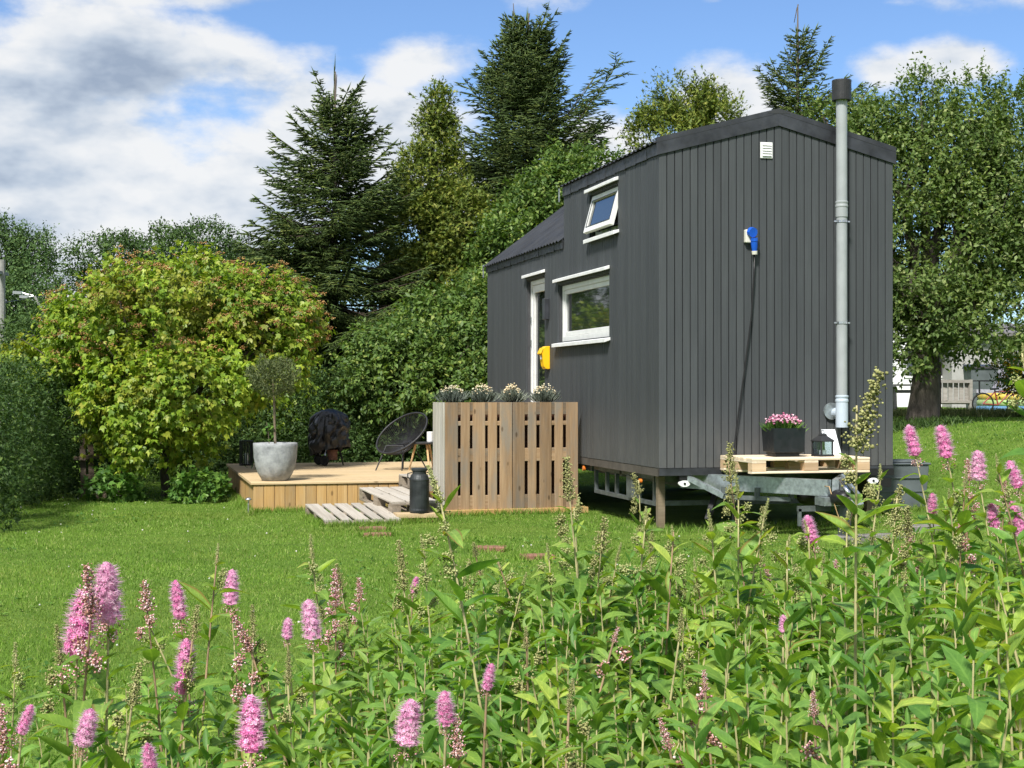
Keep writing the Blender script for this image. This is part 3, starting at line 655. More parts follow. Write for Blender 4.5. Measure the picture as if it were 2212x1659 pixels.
    MB().tube([(x + .012, -.05, z + .03), (x + .022, -.09, z + .022)], [.05, .05], 12).build('flap', 'blue_plastic', s)
    # ---- flue pipe
    fx, fy = 1.875, -.125
    pr = [(.055, 1.03), (.062, 1.03), (.062, 1.28), (.066, 1.285), (.066, 1.30), (.061, 1.31), (.061, 1.325), (.066, 1.33), (.066, 1.345), (.055, 1.35)]
    low = MB().lathe([(.052, 1.03)] + pr[1:], 20, (fx, fy, 0)).build('flue_branch', 'pvc_blue', h, smooth=False)
    MB().tube([(fx, fy, 1.17), (fx - .02, -.002, 1.17)], .055, 18).build('wall_elbow', 'pvc_blue', low)
    MB().tube([(fx - .06, -.03, 1.19), (fx - .06, -.004, 1.19)], .085, 20).build('wall_collar', 'galvanised', low)
    p = MB().lathe([(.054, 1.34), (.054, 3.12), (.060, 3.125), (.060, 3.22), (.064, 3.225), (.064, 3.24), (.061, 3.245), (.061, 3.26), (.064, 3.265), (.064, 3.28), (.055, 3.285), (.055, 4.36)], 24, (fx, fy, 0)).build('flue_pipe', 'pvc_grey', h, smooth=False)
    for zc in (3.07, 2.06):
        c = MB().lathe([(.055, zc), (.060, zc), (.060, zc + .022), (.055, zc + .022)], 20, (fx, fy, 0))
        c.bar((fx - .055, fy, zc + .011), (fx - .085, fy, zc + .011), .02, .014).bar((fx + .055, fy, zc + .011), (fx + .085, fy, zc + .011), .02, .014).bar((fx, fy + .05, zc + .011), (fx, -.001, zc + .011), .012, .012)
        c.build('clamp', 'chrome', p)
    MB().lathe([(.056, 4.30), (.094, 4.285), (.096, 4.29), (.096, 4.485), (.093, 4.49), (.06, 4.492), (.0, 4.492)], 28, (fx, fy, 0)).build('flue_cap', 'cap_black', p)
    # ---- underside: sill strips, chassis, drawbar
    MB().box(.004, .06, .03, HL, ZB - .085, ZB - .004).build('side_sill', 'sill_brown', h)
    MB().box(-.005, HW, -.012, .028, ZB - .075, ZB - .004).build('front_sill', 'flashing', h)
    MB().box(HW - .5, HW, -.02, -.0125, ZB - .10, ZB - .03).build('front_bumper', 'black_plastic', h)
    ch = MB().box(.42, .48, .2, HL - .3, ZB - .22, ZB - .06).box(2.02, 2.08, .2, HL - .3, ZB - .22, ZB - .06).build('chassis', 'galv_dull_shaded', h)
    for yy in (.35, 1.5, 2.6, 3.6, 4.9, 6.1): MB().box(.1, HW - .1, yy, yy + .06, ZB - .16, ZB - .062).build('cross_member', 'galv_dull_shaded', ch)
    fr = MB()
    fr.box(.10, .14, .45, 2.5, ZB - .40, ZB - .36).box(.10, .14, .45, 2.5, ZB - .14, ZB - .10)
    for yy in (.45, .95, 1.2, 1.7, 2.05, 2.46): fr.box(.101, .139, yy, yy + .04, ZB - .36, ZB - .14)
    fr.box(.05, .10, .98, 1.18, ZB - .36, ZB - .13)
    fr.build('side_frame', 'galv_dull_shaded', ch)
    MB().box(.10, 2.3, .40, .44, ZB - .40, ZB - .35).build('front_rail', 'galv_dull_shaded', ch)
    for xx, yy in ((.2, 4.3), (.2, 5.2), (2.3, 4.3), (2.3, 5.2)):
        wv = MB().torus((xx, yy, .31), .22, .09, 'x', 24, 10).build('wheel', 'rubber', ch, smooth=True)
        MB().tube([(xx - .06, yy, .31), (xx + .06, yy, .31)], .16, 16).build('rim', 'galv_dull_shaded', wv)
    # V drawbar
    ap = Vector((1.27, -1.22, ZB - .14))
    for xs_ in (.35, 2.15):
        MB().bar((xs_, .3, ZB - .14), (ap.x + (.03 if xs_ > 1 else -.03), ap.y + .05, ap.z), .06, .15).build('drawbar', 'galvanised', ch)
    MB().bar((1.27, -.1, ZB - .18), (1.27, -1.0, ZB - .2), .1, .05).build('tow_beam', 'galvanised', ch)
    lad = MB()
    for a, b in (((.55, -.30, ZB - .27), (1.05, -.75, ZB - .27)), ): lad.bar(a, b, .04, .04)
    for t in (0, .5, 1):
        q = Vector((.55, -.30, ZB - .27)).lerp(Vector((1.05, -.75, ZB - .27)), t); lad.bar(q, q + Vector((0, 0, .1)), .04, .04, (0, 1, 0))
    lad.build('step_frame', 'galv_dull_shaded', ch)
    MB().bar((.25, .1, ZB - .06), (.55, -.32, ZB - .26), .05, .05).build('brace', 'galvanised', ch)
    MB().tube([(1.27, -.55, ZB - .26), (1.27, -1.05, ZB - .25), ], .075, 14).build('overrun_damper', 'black_plastic', ch)
    cp = MB().box(1.15, 1.39, -1.25, -1.05, ZB - .30, ZB - .22).build('coupling_plate', 'galvanised', ch)
    MB().tube([(1.27, -1.2, ZB - .22), (1.27, -1.28, ZB - .22), (1.27, -1.34, ZB - .22), (1.27, -1.40, ZB - .22), (1.27, -1.46, ZB - .23)], [.05, .075, .06, .075, .05], 14).build('bellows', 'black_plastic', cp, smooth=True)
    MB().tube([(1.27, -1.44, ZB - .23), (1.27, -1.56, ZB - .24), (1.27, -1.66, ZB - .25), (1.27, -1.72, ZB - .27)], [.045, .05, .065, .04], 14).bar((1.27, -1.5, ZB - .17), (1.29, -1.30, ZB - .07), .03, .03).build('coupling_head', 'chrome', cp, smooth=True)
    MB().bar((1.40, -1.1, ZB - .03), (1.42, -1.42, ZB - .2), .025, .03).build('brake_lever', 'galvanised', cp)
    MB().tube([(1.40, -1.15, .0), (1.40, -1.15, ZB - .06)], .06, 16).build('jockey_leg', 'galv_dull_shaded', ch)
    pts = [(1.18, -1.2, ZB - .12)]
    for i in range(9):
        t = i / 8; pts.append((1.19 + .26 * t, -1.27 - .06 * math.sin(t * math.pi), ZB - .12 - .33 * math.sin(t * math.pi) - .08 * t))
    MB().tube(pts, .005, 6).build('brake_cable', 'oak_leg', cp, smooth=True)
    MB().bar((1.0, -1.0, ZB - .34), (1.33, -1.0, ZB - .34), .03, .05).bar((1.02, -1.0, ZB - .34), (1.02, -1.0, ZB - .5), .03, .03).build('stand_bracket', 'galv_dull_shaded', cp)
    # marker lamps
    for xx in (.26, 2.28):
        l = MB().tube([(xx, .03, ZB - .155), (xx, -.005, ZB - .155)], .05, 18); l.v = [(xx + (p[0] - xx) * 1.15, p[1], (ZB - .155) + (p[2] - ZB + .155) * .62) for p in l.v]
        lo = l.build('marker_lamp', 'lamp_white', ch); MB().tube([(xx, -.0055, ZB - .155), (xx, -.012, ZB - .155)], .012, 10).build('lamp_centre', 'black_plastic', lo)
        MB().box(xx - .05, xx + .03, .002, .08, ZB - .12, ZB - .076).build('lamp_bracket', 'black_plastic', lo)
    MB().box(2.36, 2.48, -.002, .06, ZB - .22, ZB - .13).build('reflector_bracket', 'black_plastic', ch)
    MB().tube([(.03, 2.62, ZB - .13), (.0, 2.62, ZB - .13)], .028, 12).build('side_marker', 'orange_lens', ch)
    MB().tube([(.03, .62, ZB - .16), (.0, .62, ZB - .16)], .022, 12).build('side_marker', 'orange_lens', ch)
    for xx, yy in ((.1, .25), (2.38, .3)):
        z0 = gz((xx, yy)); pr_ = MB().box(xx - .035, xx + .035, yy - .035, yy + .035, z0 - .02, ZB - .076).build('prop_post', 'prop_wood', h)
    MB().bar((.75, .28, ZB - .1), (.52, .05, .12), .05, .05).build('jack_leg', 'chassis_dark', ch)
    MB().tube([(.95, .5, ZB - .1), (.95, .5, ZB - .3)], [.16, .13], 14).build('spare_tank', 'chassis_dark', ch)
build_house()

# ------------------------------------------------------------------ deck beside the house
DX0, DX1, DY0, DY1, DZ = -3.64, -.03, 3.58, 8.20, .344
def build_deck():
    d = thing('deck', (DX0, DY0, 0), 'low pale pine deck with vertical board skirting beside the dark cabin', 'deck')
    n = 38; p = (DY1 - DY0 + .04) / n
    for i in range(n):
        y = DY0 - .02 + (i + .5) * p
        board('deck_board', 'deck_wood', d, (( DX1 - DX0) / 2 - .01, y - DY0, DZ - .014), DX1 - DX0 + .04, p - .006, .028, 'x', 'z')
    n = 30; p = (DX1 - DX0) / n
    for i in range(n):
        board('skirting_board', 'deck_cladding', d, ((i + .5) * p, .012, (DZ - .03) / 2 - .012), DZ - .03 + .02, p - .004, .022, 'z', 'y')
    n = 38; p = (DY1 - DY0 - .03) / n
    for i in range(n):
        board('skirting_board', 'deck_cladding', d, (.012, .027 + (i + .5) * p, (DZ - .03) / 2 - .012), DZ - .03 + .02, p - .004, .022, 'z', 'x')
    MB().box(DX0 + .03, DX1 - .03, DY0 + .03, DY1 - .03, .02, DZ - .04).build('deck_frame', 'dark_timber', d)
build_deck()

# ------------------------------------------------------------------ pallets
def pallet(parent, mat, side, W=.8, L=1.2, nb=5, dense=False, H=.144):
    """europallet lying flat: length along y, width along x, top at H, near edge at y=0; boards, stringers, blocks, skids"""
    ws = [.145, .1, .145, .1, .145] if nb == 5 else [W / nb - .02] * nb
    gap = (W - sum(ws)) / (nb - 1); x = 0
    for i, w in enumerate(ws):
        board('top_board', mat, parent, (x + w / 2, L / 2, H - .011 + random.uniform(-.002, .002)), L, w, .022, 'y', 'z', .003); x += w + gap
    for y in (.05, L / 2, L - .05): board('cross_board', side, parent, (W / 2, y, H - .0335), W, .1 if y != L / 2 else .145, .022, 'x', 'z')
    for y in (.07, L / 2, L - .07):
        for xx in (.05, W / 2, W - .05): board('block', side, parent, (xx, y, (H - .0445 + .022) / 2), .14, .099, H - .0445 - .022, 'y', 'z')
    for xx in (.05, W / 2, W - .05): board('skid', side, parent, (xx, L / 2, .011), L, .1, .0215, 'y', 'z')
def build_pallets():
    # three steps up to the deck; the first is half sunk in the grass
    p1 = thing('pallet_step', cw(-1.93, 15.88, -.085), 'weathered grey pallet lying in the grass, lowest step to the deck', 'pallet', 'pallet steps')
    p1.rotation_euler = (R(4.0), 0, R(3.5)); pallet(p1, 'pallet_grey', 'pallet_side')
    p2 = thing('pallet_step', cw(-1.286, 16.5, .06), 'weathered grey pallet stacked as the middle step to the deck', 'pallet', 'pallet steps')
    p2.rotation_euler = (R(4.1), 0, R(8.8)); pallet(p2, 'pallet_grey', 'pallet_side', W=.52, nb=3)
    p3 = thing('pallet_step', cw(-1.02, 17.16, .27), 'weathered grey pallet, top step half hidden behind the dark milk can', 'pallet', 'pallet steps')
    p3.rotation_euler = (R(1.0), 0, R(8)); pallet(p3, 'pallet_grey', 'pallet_side', W=.27, L=.8, nb=2)
    # privacy screen: two upright pallets, planter behind
    a = cw(-.735, 17.0, .075)
    s = thing('privacy_screen', a, 'upright brown pallet wall with dark slots between deck and cabin', 'screen', rz=R(-13.9 + 17.6))
    xo = 0
    for k, ws in enumerate(([.145, .105, .145, .105, .145], [.14, .10, .14, .10, .14])):
        W = .775; gap = (W - sum(ws)) / 4; x = xo
        for i, w in enumerate(ws):
            board('front_board', 'pallet_brown', s, (x + w / 2, .012 + random.uniform(-.002, .002), .595), 1.19, w, .024, 'z', 'y', .002); x += w + gap
        for z, hh in ((.0775, .155), (.602, .148), (.955, .05), (1.12, .139)):
            board('cross_board', 'pallet_brown', s, (xo + W / 2, .0165, z), W - .004, hh, .022, 'x', 'y')
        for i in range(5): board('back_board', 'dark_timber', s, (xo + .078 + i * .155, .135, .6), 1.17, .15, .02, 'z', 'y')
        xo += W + .008
    board('base_board', 'deck_cladding', s, (.62, .05, -.035), 2.1, .16, .07, 'x', 'z')
    for i in range(3): board('end_board', 'end_board', s, (-.012, .085 + i * .152, .595), 1.19, .148, .022, 'z', 'x')
    board('planter_shelf', 'pallet_brown', s, (.78, .26, 1.08), 1.5, .24, .02, 'x', 'z')
    # loose beam the milk can stands on
    b = thing('timber_beam', cw(-1.20, 16.2, 0), 'short pale timber beam lying in the grass beside the pallet screen', 'beam', rz=R(-13.9 + 14))
    board('beam', 'deck_wood', b, (.24, .12, .072), .5, .24, .05, 'x', 'z'); board('beam', 'deck_cladding', b, (.25, .12, .02), .44, .2, .05, 'x', 'z')
    # pallet used as a shelf on the drawbar
    q = thing('pallet_shelf', (.627, -.815, .617), 'new pale pine pallet laid as a shelf on the trailer drawbar', 'pallet')
    L, W, H = 1.2, .8, .144
    for i, (y, w) in enumerate(((.07, .145), (.255, .1), (.40, .145), (.565, .1), (.725, .145))):
        board('top_board', 'pallet_new', q, (L / 2, y, H - .011), L, w, .022, 'x', 'z', .002)
    for x in (.07, L / 2, L - .07): board('cross_board', 'pallet_new', q, (x, W / 2, H - .0335), W, .14, .022, 'y', 'z')
    for x in (.07, L / 2, L - .07):
        for y in (.05, W / 2, W - .05): board('block', 'block_new', q, (x, y, .061), .14, .099, .076, 'x', 'z')
    for y in (.05, W / 2, W - .05): board('skid', 'pallet_new', q, (L / 2, y, .011), L, .1, .0215, 'x', 'z')
build_pallets()

# ------------------------------------------------------------------ small things
def tuft(parent, c, r, h, n, leafmat, nb, flowermat, fr, seed, fl_top=True, flw=None):
    g = np.random.default_rng(seed); c = np.array(c, float)
    P = c + np.stack([g.normal(0, r * .38, n), g.normal(0, r * .30, n), g.uniform(-.01, .02, n)], 1)
    A = np.stack([(P[:, 0] - c[0]) / r * 1.0 + g.normal(0, .25, n), (P[:, 1] - c[1]) / r + g.normal(0, .25, n), np.ones(n)], 1)
    V, F = scatter(*T_LEAF, P, A, g.normal(size=(n, 3)), g.uniform(.5, 1.05, n) * h, np.full(n, .022))
    tag(link('foliage', mesh_np('foliage', V, F), leafmat, parent), kind='stuff')
    th = g.uniform(0, 6.28, nb); rr = np.sqrt(g.uniform(0, 1, nb)) * r
    Q = c + np.stack([rr * np.cos(th) * 1.1, rr * np.sin(th) * .9, h * (1.14 - .45 * (rr / r) ** 2) + g.normal(0, h * .1, nb)], 1)
    V, F = beads(Q, g.uniform(.6, 1.2, nb) * fr)
    tag(link('blossom', mesh_np('blossom', V, F), flowermat, parent), kind='stuff')
def build_props():
    up = Vector((0, 0, 1))
    # four flower tufts on the screen
    s = bpy.data.objects['privacy_screen']; M = Matrix.Translation(s.location) @ Matrix.Rotation(s.rotation_euler.z, 4, 'Z')
    for i, (x, nm) in enumerate(((.15, 'grey leaved tuft of cream daisies on the screen, nearest its grey end board'), (.50, 'grey leaved tuft of cream daisies on the screen, second from its left end'),
                                 (.86, 'narrower tuft of cream daisies on the screen just left of the door bottom'), (1.24, 'grey leaved tuft of cream daisies on the screen, nearest the cabin'))):
        p = M @ Vector((x, .26, 1.09)); t = thing('daisy_plant', p, nm, 'potted plant', 'daisies on the pallet screen')
        MB().lathe([(.07, 0), (.085, .1), (.08, .1), (.0, .09)], 14, p).build('pot', 'black_plastic', t)
        tuft(t, p + up * .1, .125 if i != 2 else .10, .16, 420, 'silver_leaf', 85, 'cream_flower', .011, 40 + i)
    # milk can
    p = cw((906 - HX) / FPX * 16.35, 16.35, .097)
    t = thing('milk_can', p, 'dark zinc milk can with narrow neck standing beside the pallet screen', 'milk can')
    MB().lathe([(.09, 0), (.105, .01), (.108, .03), (.104, .05), (.104, .34), (.107, .35), (.104, .365), (.09, .40), (.075, .415), (.075, .445)], 24, p).build('body', 'zinc_dark', t, smooth=False)
    MB().lathe([(.078, .445), (.084, .45), (.084, .47), (.07, .478), (.0, .48)], 24, p).build('lid', 'zinc_dark', t)
    for sg in (-1, 1): MB().tube([p + Vector((sg * .1, 0, .36)), p + Vector((sg * .125, 0, .38)), p + Vector((sg * .125, 0, .42)), p + Vector((sg * .08, 0, .43))], .007, 6).build('handle', 'zinc_dark', t)
    # big concrete pot with topiary
    p = cw((595 - HX) / FPX * 18.0, 18.0, DZ)
    t = thing('concrete_pot', p, 'large rounded pale grey concrete pot on the deck corner', 'plant pot')
    MB().lathe([(.0, .0), (.135, .0), (.16, .015), (.205, .09), (.235, .18), (.25, .28), (.257, .40), (.258, .434), (.252, .44), (.236, .44), (.232, .40), (.0, .38)], 48, p).build('pot', 'concrete', t, smooth=True)
    MB().lathe([(.0, .392), (.231, .39)], 24, p).build('soil', 'soil', t)
    t = thing('topiary_tree', p + up * .39, 'thin stemmed tree with an olive green ball crown in the concrete pot', 'tree')
    c = p + Vector((-.03, 0, 1.18))
    MB().tube([p + up * .38, p + Vector((-.01, .0, .7)), p + Vector((-.015, 0, .95)), c], [.017, .014, .013, .01], 8).build('trunk', 'prop_wood', t)
    g = np.random.default_rng(5); n = 4200; d = rand_dirs(n, g); rr = .30 * g.uniform(.35, 1.0, n) ** .55 * (1 + .12 * np.sin(d[:, 0] * 7 + d[:, 2] * 5)); d[:, 2] *= .80
    P = np.array(c) + d * rr[:, None] + np.array([0, 0, .02]); A = d * .6 + g.normal(size=(n, 3)) * .6 + np.array([0, 0, .35])
    V, F = scatter(*T_LEAF, P, A, g.normal(size=(n, 3)), g.uniform(.025, .06, n), g.uniform(.016, .028, n))
    tag(link('crown', mesh_np('crown', V, F), 'topiary_leaf', t), kind='stuff')
    sh = MB(); b0 = p + Vector((-.07, 0, .38)); sh.tube([b0, b0 + Vector((-.01, 0, .16)), b0 + Vector((-.03, 0, .3))], .005, 5)
    sh.build('side_shoot', 'twig', t)
    P = np.array(b0)[None] + g.normal(0, .03, (26, 3)) + np.array([0, 0, .18]) + np.linspace(-.1, .12, 26)[:, None] * np.array([0, 0, 1]); A = g.normal(size=(26, 3)); A[:, 2] += .4
    V, F = scatter(*T_LEAF, P, A, g.normal(size=(26, 3)), g.uniform(.05, .08, 26)); tag(link('side_leaves', mesh_np('side_leaves', V, F), 'low_leaf', t), kind='stuff')
    # black wire lantern at the back corner of the deck
    p = cw((532 - HX) / FPX * 21.6, 21.6, DZ)
    t = thing('wire_lantern', p, 'tall black slatted lantern on the back left deck corner', 'lantern')
    MB().lathe([(.0, .0), (.098, .0), (.098, .02), (.09, .022)], 20, p).build('base', 'lantern_black', t)
    MB().torus(p + up * .345, .094, .007, 'z').build('rim', 'lantern_black', t)
    for i in range(20):
        a = i * math.pi / 10; q = p + Vector((math.cos(a) * .093, math.sin(a) * .093, .02)); MB().bar(q, q + up * .325, .011, .004, (math.cos(a), math.sin(a), 0)).build('slat', 'lantern_black', t)
    MB().lathe([(.03, .022), (.03, .17), (.0, .172)], 12, p).build('candle', 'lamp_white', t)
    MB().lathe([(.055, .022), (.055, .29), (.053, .29)], 16, p).build('glass', 'clear_glass', t)
    # covered kettle grill
    p = cw((712 - HX) / FPX * 21.6, 21.6, DZ)
    t = thing('kettle_grill', p, 'kettle barbecue under a crumpled black cover on the deck', 'barbecue')
    V = []; F = []; nu, nv = 56, 30
    for j in range(nv + 1):
        q = j / nv; z = .20 + .60 * q
        base = .275 * (math.sin(math.pi * min(1, .5 + q * .5)) ** .55 if q > .0 else 1)
        base = .27 * math.sqrt(max(0, 1 - max(0, (q - .5) / .5) ** 2.3)) * (.93 + .07 * min(1, q * 4)) + .012 * (1 - q)
        for i in range(nu):
            a = 2 * math.pi * i / nu; dv = Vector((math.cos(a), math.sin(a), q * 1.4))
            fold = abs(mnoise.noise(dv * 2.2 + Vector((3, 1, 0)))) * .34 + abs(mnoise.noise(Vector((dv.x * 5, dv.y * 5, dv.z * 2.2)))) * .16 - .12
            hang = .07 * math.cos(a - 2.4) + .03 * mnoise.noise(dv * 3.1)
            r = base * (1 + fold * (1.2 if q < .93 else .4)) + .0
            V.append((p.x + r * math.cos(a) * 1.02, p.y + r * math.sin(a), p.z + z - (1 - q) * hang))
    V.append((p.x + .01, p.y, p.z + .805))
    for j in range(nv):
        for i in range(nu): a = j * nu + i; b = j * nu + (i + 1) % nu; F.append((a, b, b + nu, a + nu))
    for i in range(nu): F.append((nv * nu + i, nv * nu + (i + 1) % nu, len(V) - 1))
    MB().add(V, F).build('cover', 'tarp', t, smooth=False)
    cxa = Vector((CY, SY * 0, 0)).normalized(); rt_ = cw(1, 0) - cw(0, 0); fw_ = cw(0, 1) - cw(0, 0)
    for sx, sy, wl in ((-.05, -.19, 1), (-.17, .12, 1), (.19, .05, 0)):
        ft = p + rt_ * sx + fw_ * sy; top = p + rt_ * sx * .6 + fw_ * sy * .6 + up * .33
        MB().tube([ft + up * (.06 if wl else .0), top], .011, 8).build('leg', 'steel' if wl else 'black_plastic', t)
        if wl:
            ax = rt_ * 1.0
            w = MB().torus((0, 0, 0), .058, .018, 'y', 20, 8); Mx = Matrix.Translation(ft + up * .076) @ Matrix.Rotation(R(-13.9 - 30), 4, 'Z'); w.v = [tuple(Mx @ Vector(v)) for v in w.v]
            wo = w.build('wheel', 'rubber', t, smooth=True)
            w = MB().tube([(0, -.012, 0), (0, .012, 0)], .045, 14).tube([(0, -.016, 0), (0, .016, 0)], .012, 8); w.v = [tuple(Mx @ Vector(v)) for v in w.v]; w.build('hub', 'black_plastic', wo)
    MB().bar(p + rt_ * .19 + fw_ * .05 + up * .1, p - rt_ * .1 + up * .1, .012, .012).build('brace', 'black_plastic', t)
    MB().tube([p + rt_ * .04 + up * .08, p + rt_ * .04 + up * .22], [.07, .075], 14).build('ash_catcher', 'brick_red', t)
    # acapulco chair
    p = cw((868 - HX) / FPX * 20.4, 20.4, DZ)
    t = thing('string_chair', p, 'black oval string chair on thin metal legs facing left on the deck', 'chair')
    # bowl: tilted oval rim with cords running to a low hub
    nn_ = (rt_ * -.45 - fw_ * .55 + up * .70).normalized()
    ax_u = (rt_ * .70 + up * .45).normalized()     # long axis, rising to the right
    ax_w = nn_.cross(ax_u).normalized()
    C = p + up * .49; ra, rb = .385, .345
    rim = [C + ax_u * (ra * math.cos(a) * (1.0)) + ax_w * (rb * math.sin(a)) for a in [2 * math.pi * i / 56 for i in range(57)]]
    MB().tube(rim, .0125, 8, False).build('rim', 'chair_cord', t, smooth=True)
    hub = C - nn_ * .23 - ax_u * .10; hr = .05
    hubring = [hub + ax_u * hr * math.cos(a) + ax_w * hr * math.sin(a) for a in [2 * math.pi * i / 20 for i in range(21)]]
    MB().tube(hubring, .01, 6, False).build('hub_ring', 'chair_cord', t, smooth=True)
    cords = MB()
    for i in range(84):
        a = 2 * math.pi * i / 84; q0 = C + ax_u * ra * math.cos(a) + ax_w * rb * math.sin(a); q1 = hub + ax_u * hr * math.cos(a) + ax_w * hr * math.sin(a)
        mid = q0.lerp(q1, .5) - nn_ * .045; cords.tube([q0, q0.lerp(q1, .25) - nn_ * .035, mid, q0.lerp(q1, .75) - nn_ * .035, q1], .0042, 4, False)
    tag(cords.build('cords', 'chair_cord', t), kind='stuff')
    feet = [p + rt_ * a + fw_ * b for a, b in ((-.33, -.18), (.02, -.26), (.34, -.06), (.0, .22))]
    tops = [C + rt_ * a + fw_ * b - up * c for a, b, c in ((-.2, -.05, .17), (.03, -.14, .17), (.12, .0, .1), (.02, .1, .15))]
    for f0, t0 in zip(feet, tops): MB().tube([f0, t0], .009, 8).build('leg', 'chair_cord', t)
    MB().tube([tops[0], tops[1], tops[2], tops[3], tops[0]], .009, 6, False).build('seat_frame', 'chair_cord', t)
    # side table and white cup
    p = cw((916 - HX) / FPX * 20.3, 20.3, DZ)
    t = thing('side_table', p, 'small round black side table with pale wooden legs beside the string chair', 'table')
    MB().lathe([(.0, .345), (.19, .345), (.2, .355), (.2, .37), (.195, .375), (.0, .375)], 28, p).build('top', 'lantern_black', t)
    for i in range(3):
        a = R(160) + i * 2 * math.pi / 3; MB().tube([p + Vector((math.cos(a) * .2, math.sin(a) * .2, 0)), p + Vector((math.cos(a) * .11, math.sin(a) * .11, .345))], [.011, .016], 10).build('leg', 'oak_leg', t)
    q = cw((929 - HX) / FPX * 20.25, 20.25, DZ + .375)
    t = thing('candle_jar', q, 'white cylinder jar on the small side table beside the screen', 'jar')
    MB().lathe([(.0, 0), (.04, 0), (.043, .01), (.043, .13), (.039, .135), (.036, .13), (.036, .03), (.0, .03)], 18, q).build('jar', 'white_paint', t, smooth=False)
    # path light on a spike
    p = cw((537 - HX) / FPX * 17.15, 17.15, 0)
    t = thing('path_light', p, 'small steel mushroom path light standing in the grass before the deck', 'path light')
    MB().tube([p - up * .05, p + up * .185], .0095, 10).build('stem', 'steel', t)
    MB().lathe([(.0, .205), (.018, .203), (.034, .19), (.038, .18), (.034, .176), (.0, .174)], 20, p).build('cap', 'steel', t, smooth=True)
    # red bricks in the lawn
    for i, (px, py, nm) in enumerate(((805, 1147, 'red paving brick sunk in the lawn against the lowest pallet step'), (816, 1160, 'red paving brick sunk in the lawn, second out from the pallet steps'),
                                      (1060, 1190, 'red paving brick alone in the lawn below the pallet screen'), (1160, 1208, 'red paving brick alone in the lawn nearest the flowers'))):
        Z = EYE * FPX / (py - HY); p = cw((px - HX) / FPX * Z, Z, 0)
        t = thing('paving_brick', p, nm, 'brick', 'bricks in the lawn', rz=R(-13.9 + (8, 4, -6, 12)[i])); o = board('brick', 'brick_red', t, (0, 0, .015), .26, .18, .05, 'x', 'z')
    # ---- things on the pallet shelf
    zt = .617 + .1445
    c = Vector((1.116, -.42, zt)); t = thing('black_planter', c, 'square black planter of pink flowers on the pallet shelf', 'planter', rz=R(-3))
    m = MB(); w0, w1 = .125, .165
    def fr_(z, w): return [(-w, -w, z), (w, -w, z), (w, w, z), (-w, w, z)]
    m.v = fr_(0, .118) + fr_(.03, .118) + fr_(.045, .15) + fr_(.275, .162) + fr_(.275, .148) + fr_(.24, .147)
    m.f = [(3, 2, 1, 0)] + [(k * 4 + i, k * 4 + (i + 1) % 4, k * 4 + 4 + (i + 1) % 4, k * 4 + 4 + i) for k in range(5) for i in range(4)] + [(20, 21, 22, 23)]
    link('planter_box', m.mesh('planter_box'), 'planter_black', t, False)
    tuft(t, c + up * .24, .16, .13, 520, 'low_leaf', 260, 'pink_bloom', .0125, 77)
    t = thing('glass_lantern', Vector((1.49, -.50, zt)), 'small black lantern with glass sides on the pallet shelf', 'lantern', rz=R(12))
    m = MB().box(-.078, .078, -.078, .078, 0, .018); link('base', m.mesh('base'), 'lantern_black', t, False)
    for sx in (-1, 1):
        for sy in (-1, 1): link('post', MB().box(sx * .066 - .006, sx * .066 + .006, sy * .066 - .006, sy * .066 + .006, .018, .142).mesh('post'), 'lantern_black', t, False)
    for sx, sy in ((0, -1), (0, 1), (-1, 0), (1, 0)):
        q = (sx * .066, sy * .066); m = MB().box(q[0] - (.06 if sy else .0015), q[0] + (.06 if sy else .0015), q[1] - (.0015 if sy else .06), q[1] + (.0015 if sy else .06), .018, .142); link('pane', m.mesh('pane'), 'clear_glass', t, False)
    m = MB(); m.v = fr_(.142, .08) + fr_(.152, .082) + fr_(.198, .03) + fr_(.205, .03) + fr_(.22, .022); m.f = [(3, 2, 1, 0)] + [(k * 4 + i, k * 4 + (i + 1) % 4, k * 4 + 4 + (i + 1) % 4, k * 4 + 4 + i) for k in range(4) for i in range(4)] + [(16, 17, 18, 19)]
    link('roof', m.mesh('roof'), 'lantern_black', t, False)
    link('ring', MB().torus((0, 0, .232), .018, .004, 'y', 16, 6).mesh('ring'), 'lantern_black', t, False)
    link('candle', MB().lathe([(.035, .018), (.035, .06), (.0, .062)], 14).mesh('candle'), 'lamp_white', t, False)
    t = thing('metal_sheet', Vector((1.73, -.25, zt)), 'bright white metal sheet leaning behind the small lantern', 'sheet', rz=R(6))
    o = link('sheet', MB().hexa([(-.085, -.0015, 0), (.085, -.0015, 0), (.085, .0015, 0), (-.085, .0015, 0), (-.09, .0885, .25), (.065, .0885, .25), (.065, .0915, .25), (-.09, .0915, .25)]).mesh('sheet'), 'paper_white', t, False)
    # yellow mail box on the long wall
    c = Vector((0, 4.10, 1.80)); t = thing('yellow_box', c, 'yellow plastic letter box on the cladding beside the glazed door', 'letter box')
    m = MB(); pr = [(-.10, .05), (-.085, .115), (-.055, .14), (-.002, .14), (-.002, -.14), (-.05, -.14), (-.075, -.11)]
    m.add([(x, -.075, z) for x, z in pr] + [(x, .075, z) for x, z in pr], [tuple(range(7)), tuple(reversed(range(7, 14)))] + [(i, i + 7, (i + 1) % 7 + 7, (i + 1) % 7) for i in range(7)])
    bevel(link('box', m.mesh('box'), 'yellow_plastic', t, False), .006)
    bevel(link('lid', MB().hexa([(-.118, -.082, .038), (-.09, -.082, .10), (-.09, .082, .10), (-.118, .082, .038), (-.125, -.082, .052), (-.09, -.082, .124), (-.09, .082, .124), (-.125, .082, .052)]).mesh('lid'), 'yellow_plastic', t, False), .004)
    link('sticker', MB().hexa([(-.099, -.03, -.02), (-.099, .03, -.02), (-.096, .03, -.02), (-.096, -.03, -.02), (-.1028, -.03, .025), (-.1028, .03, .025), (-.1, .03, .025), (-.1, -.03, .025)]).mesh('sticker'), 'drip_white', t, False)
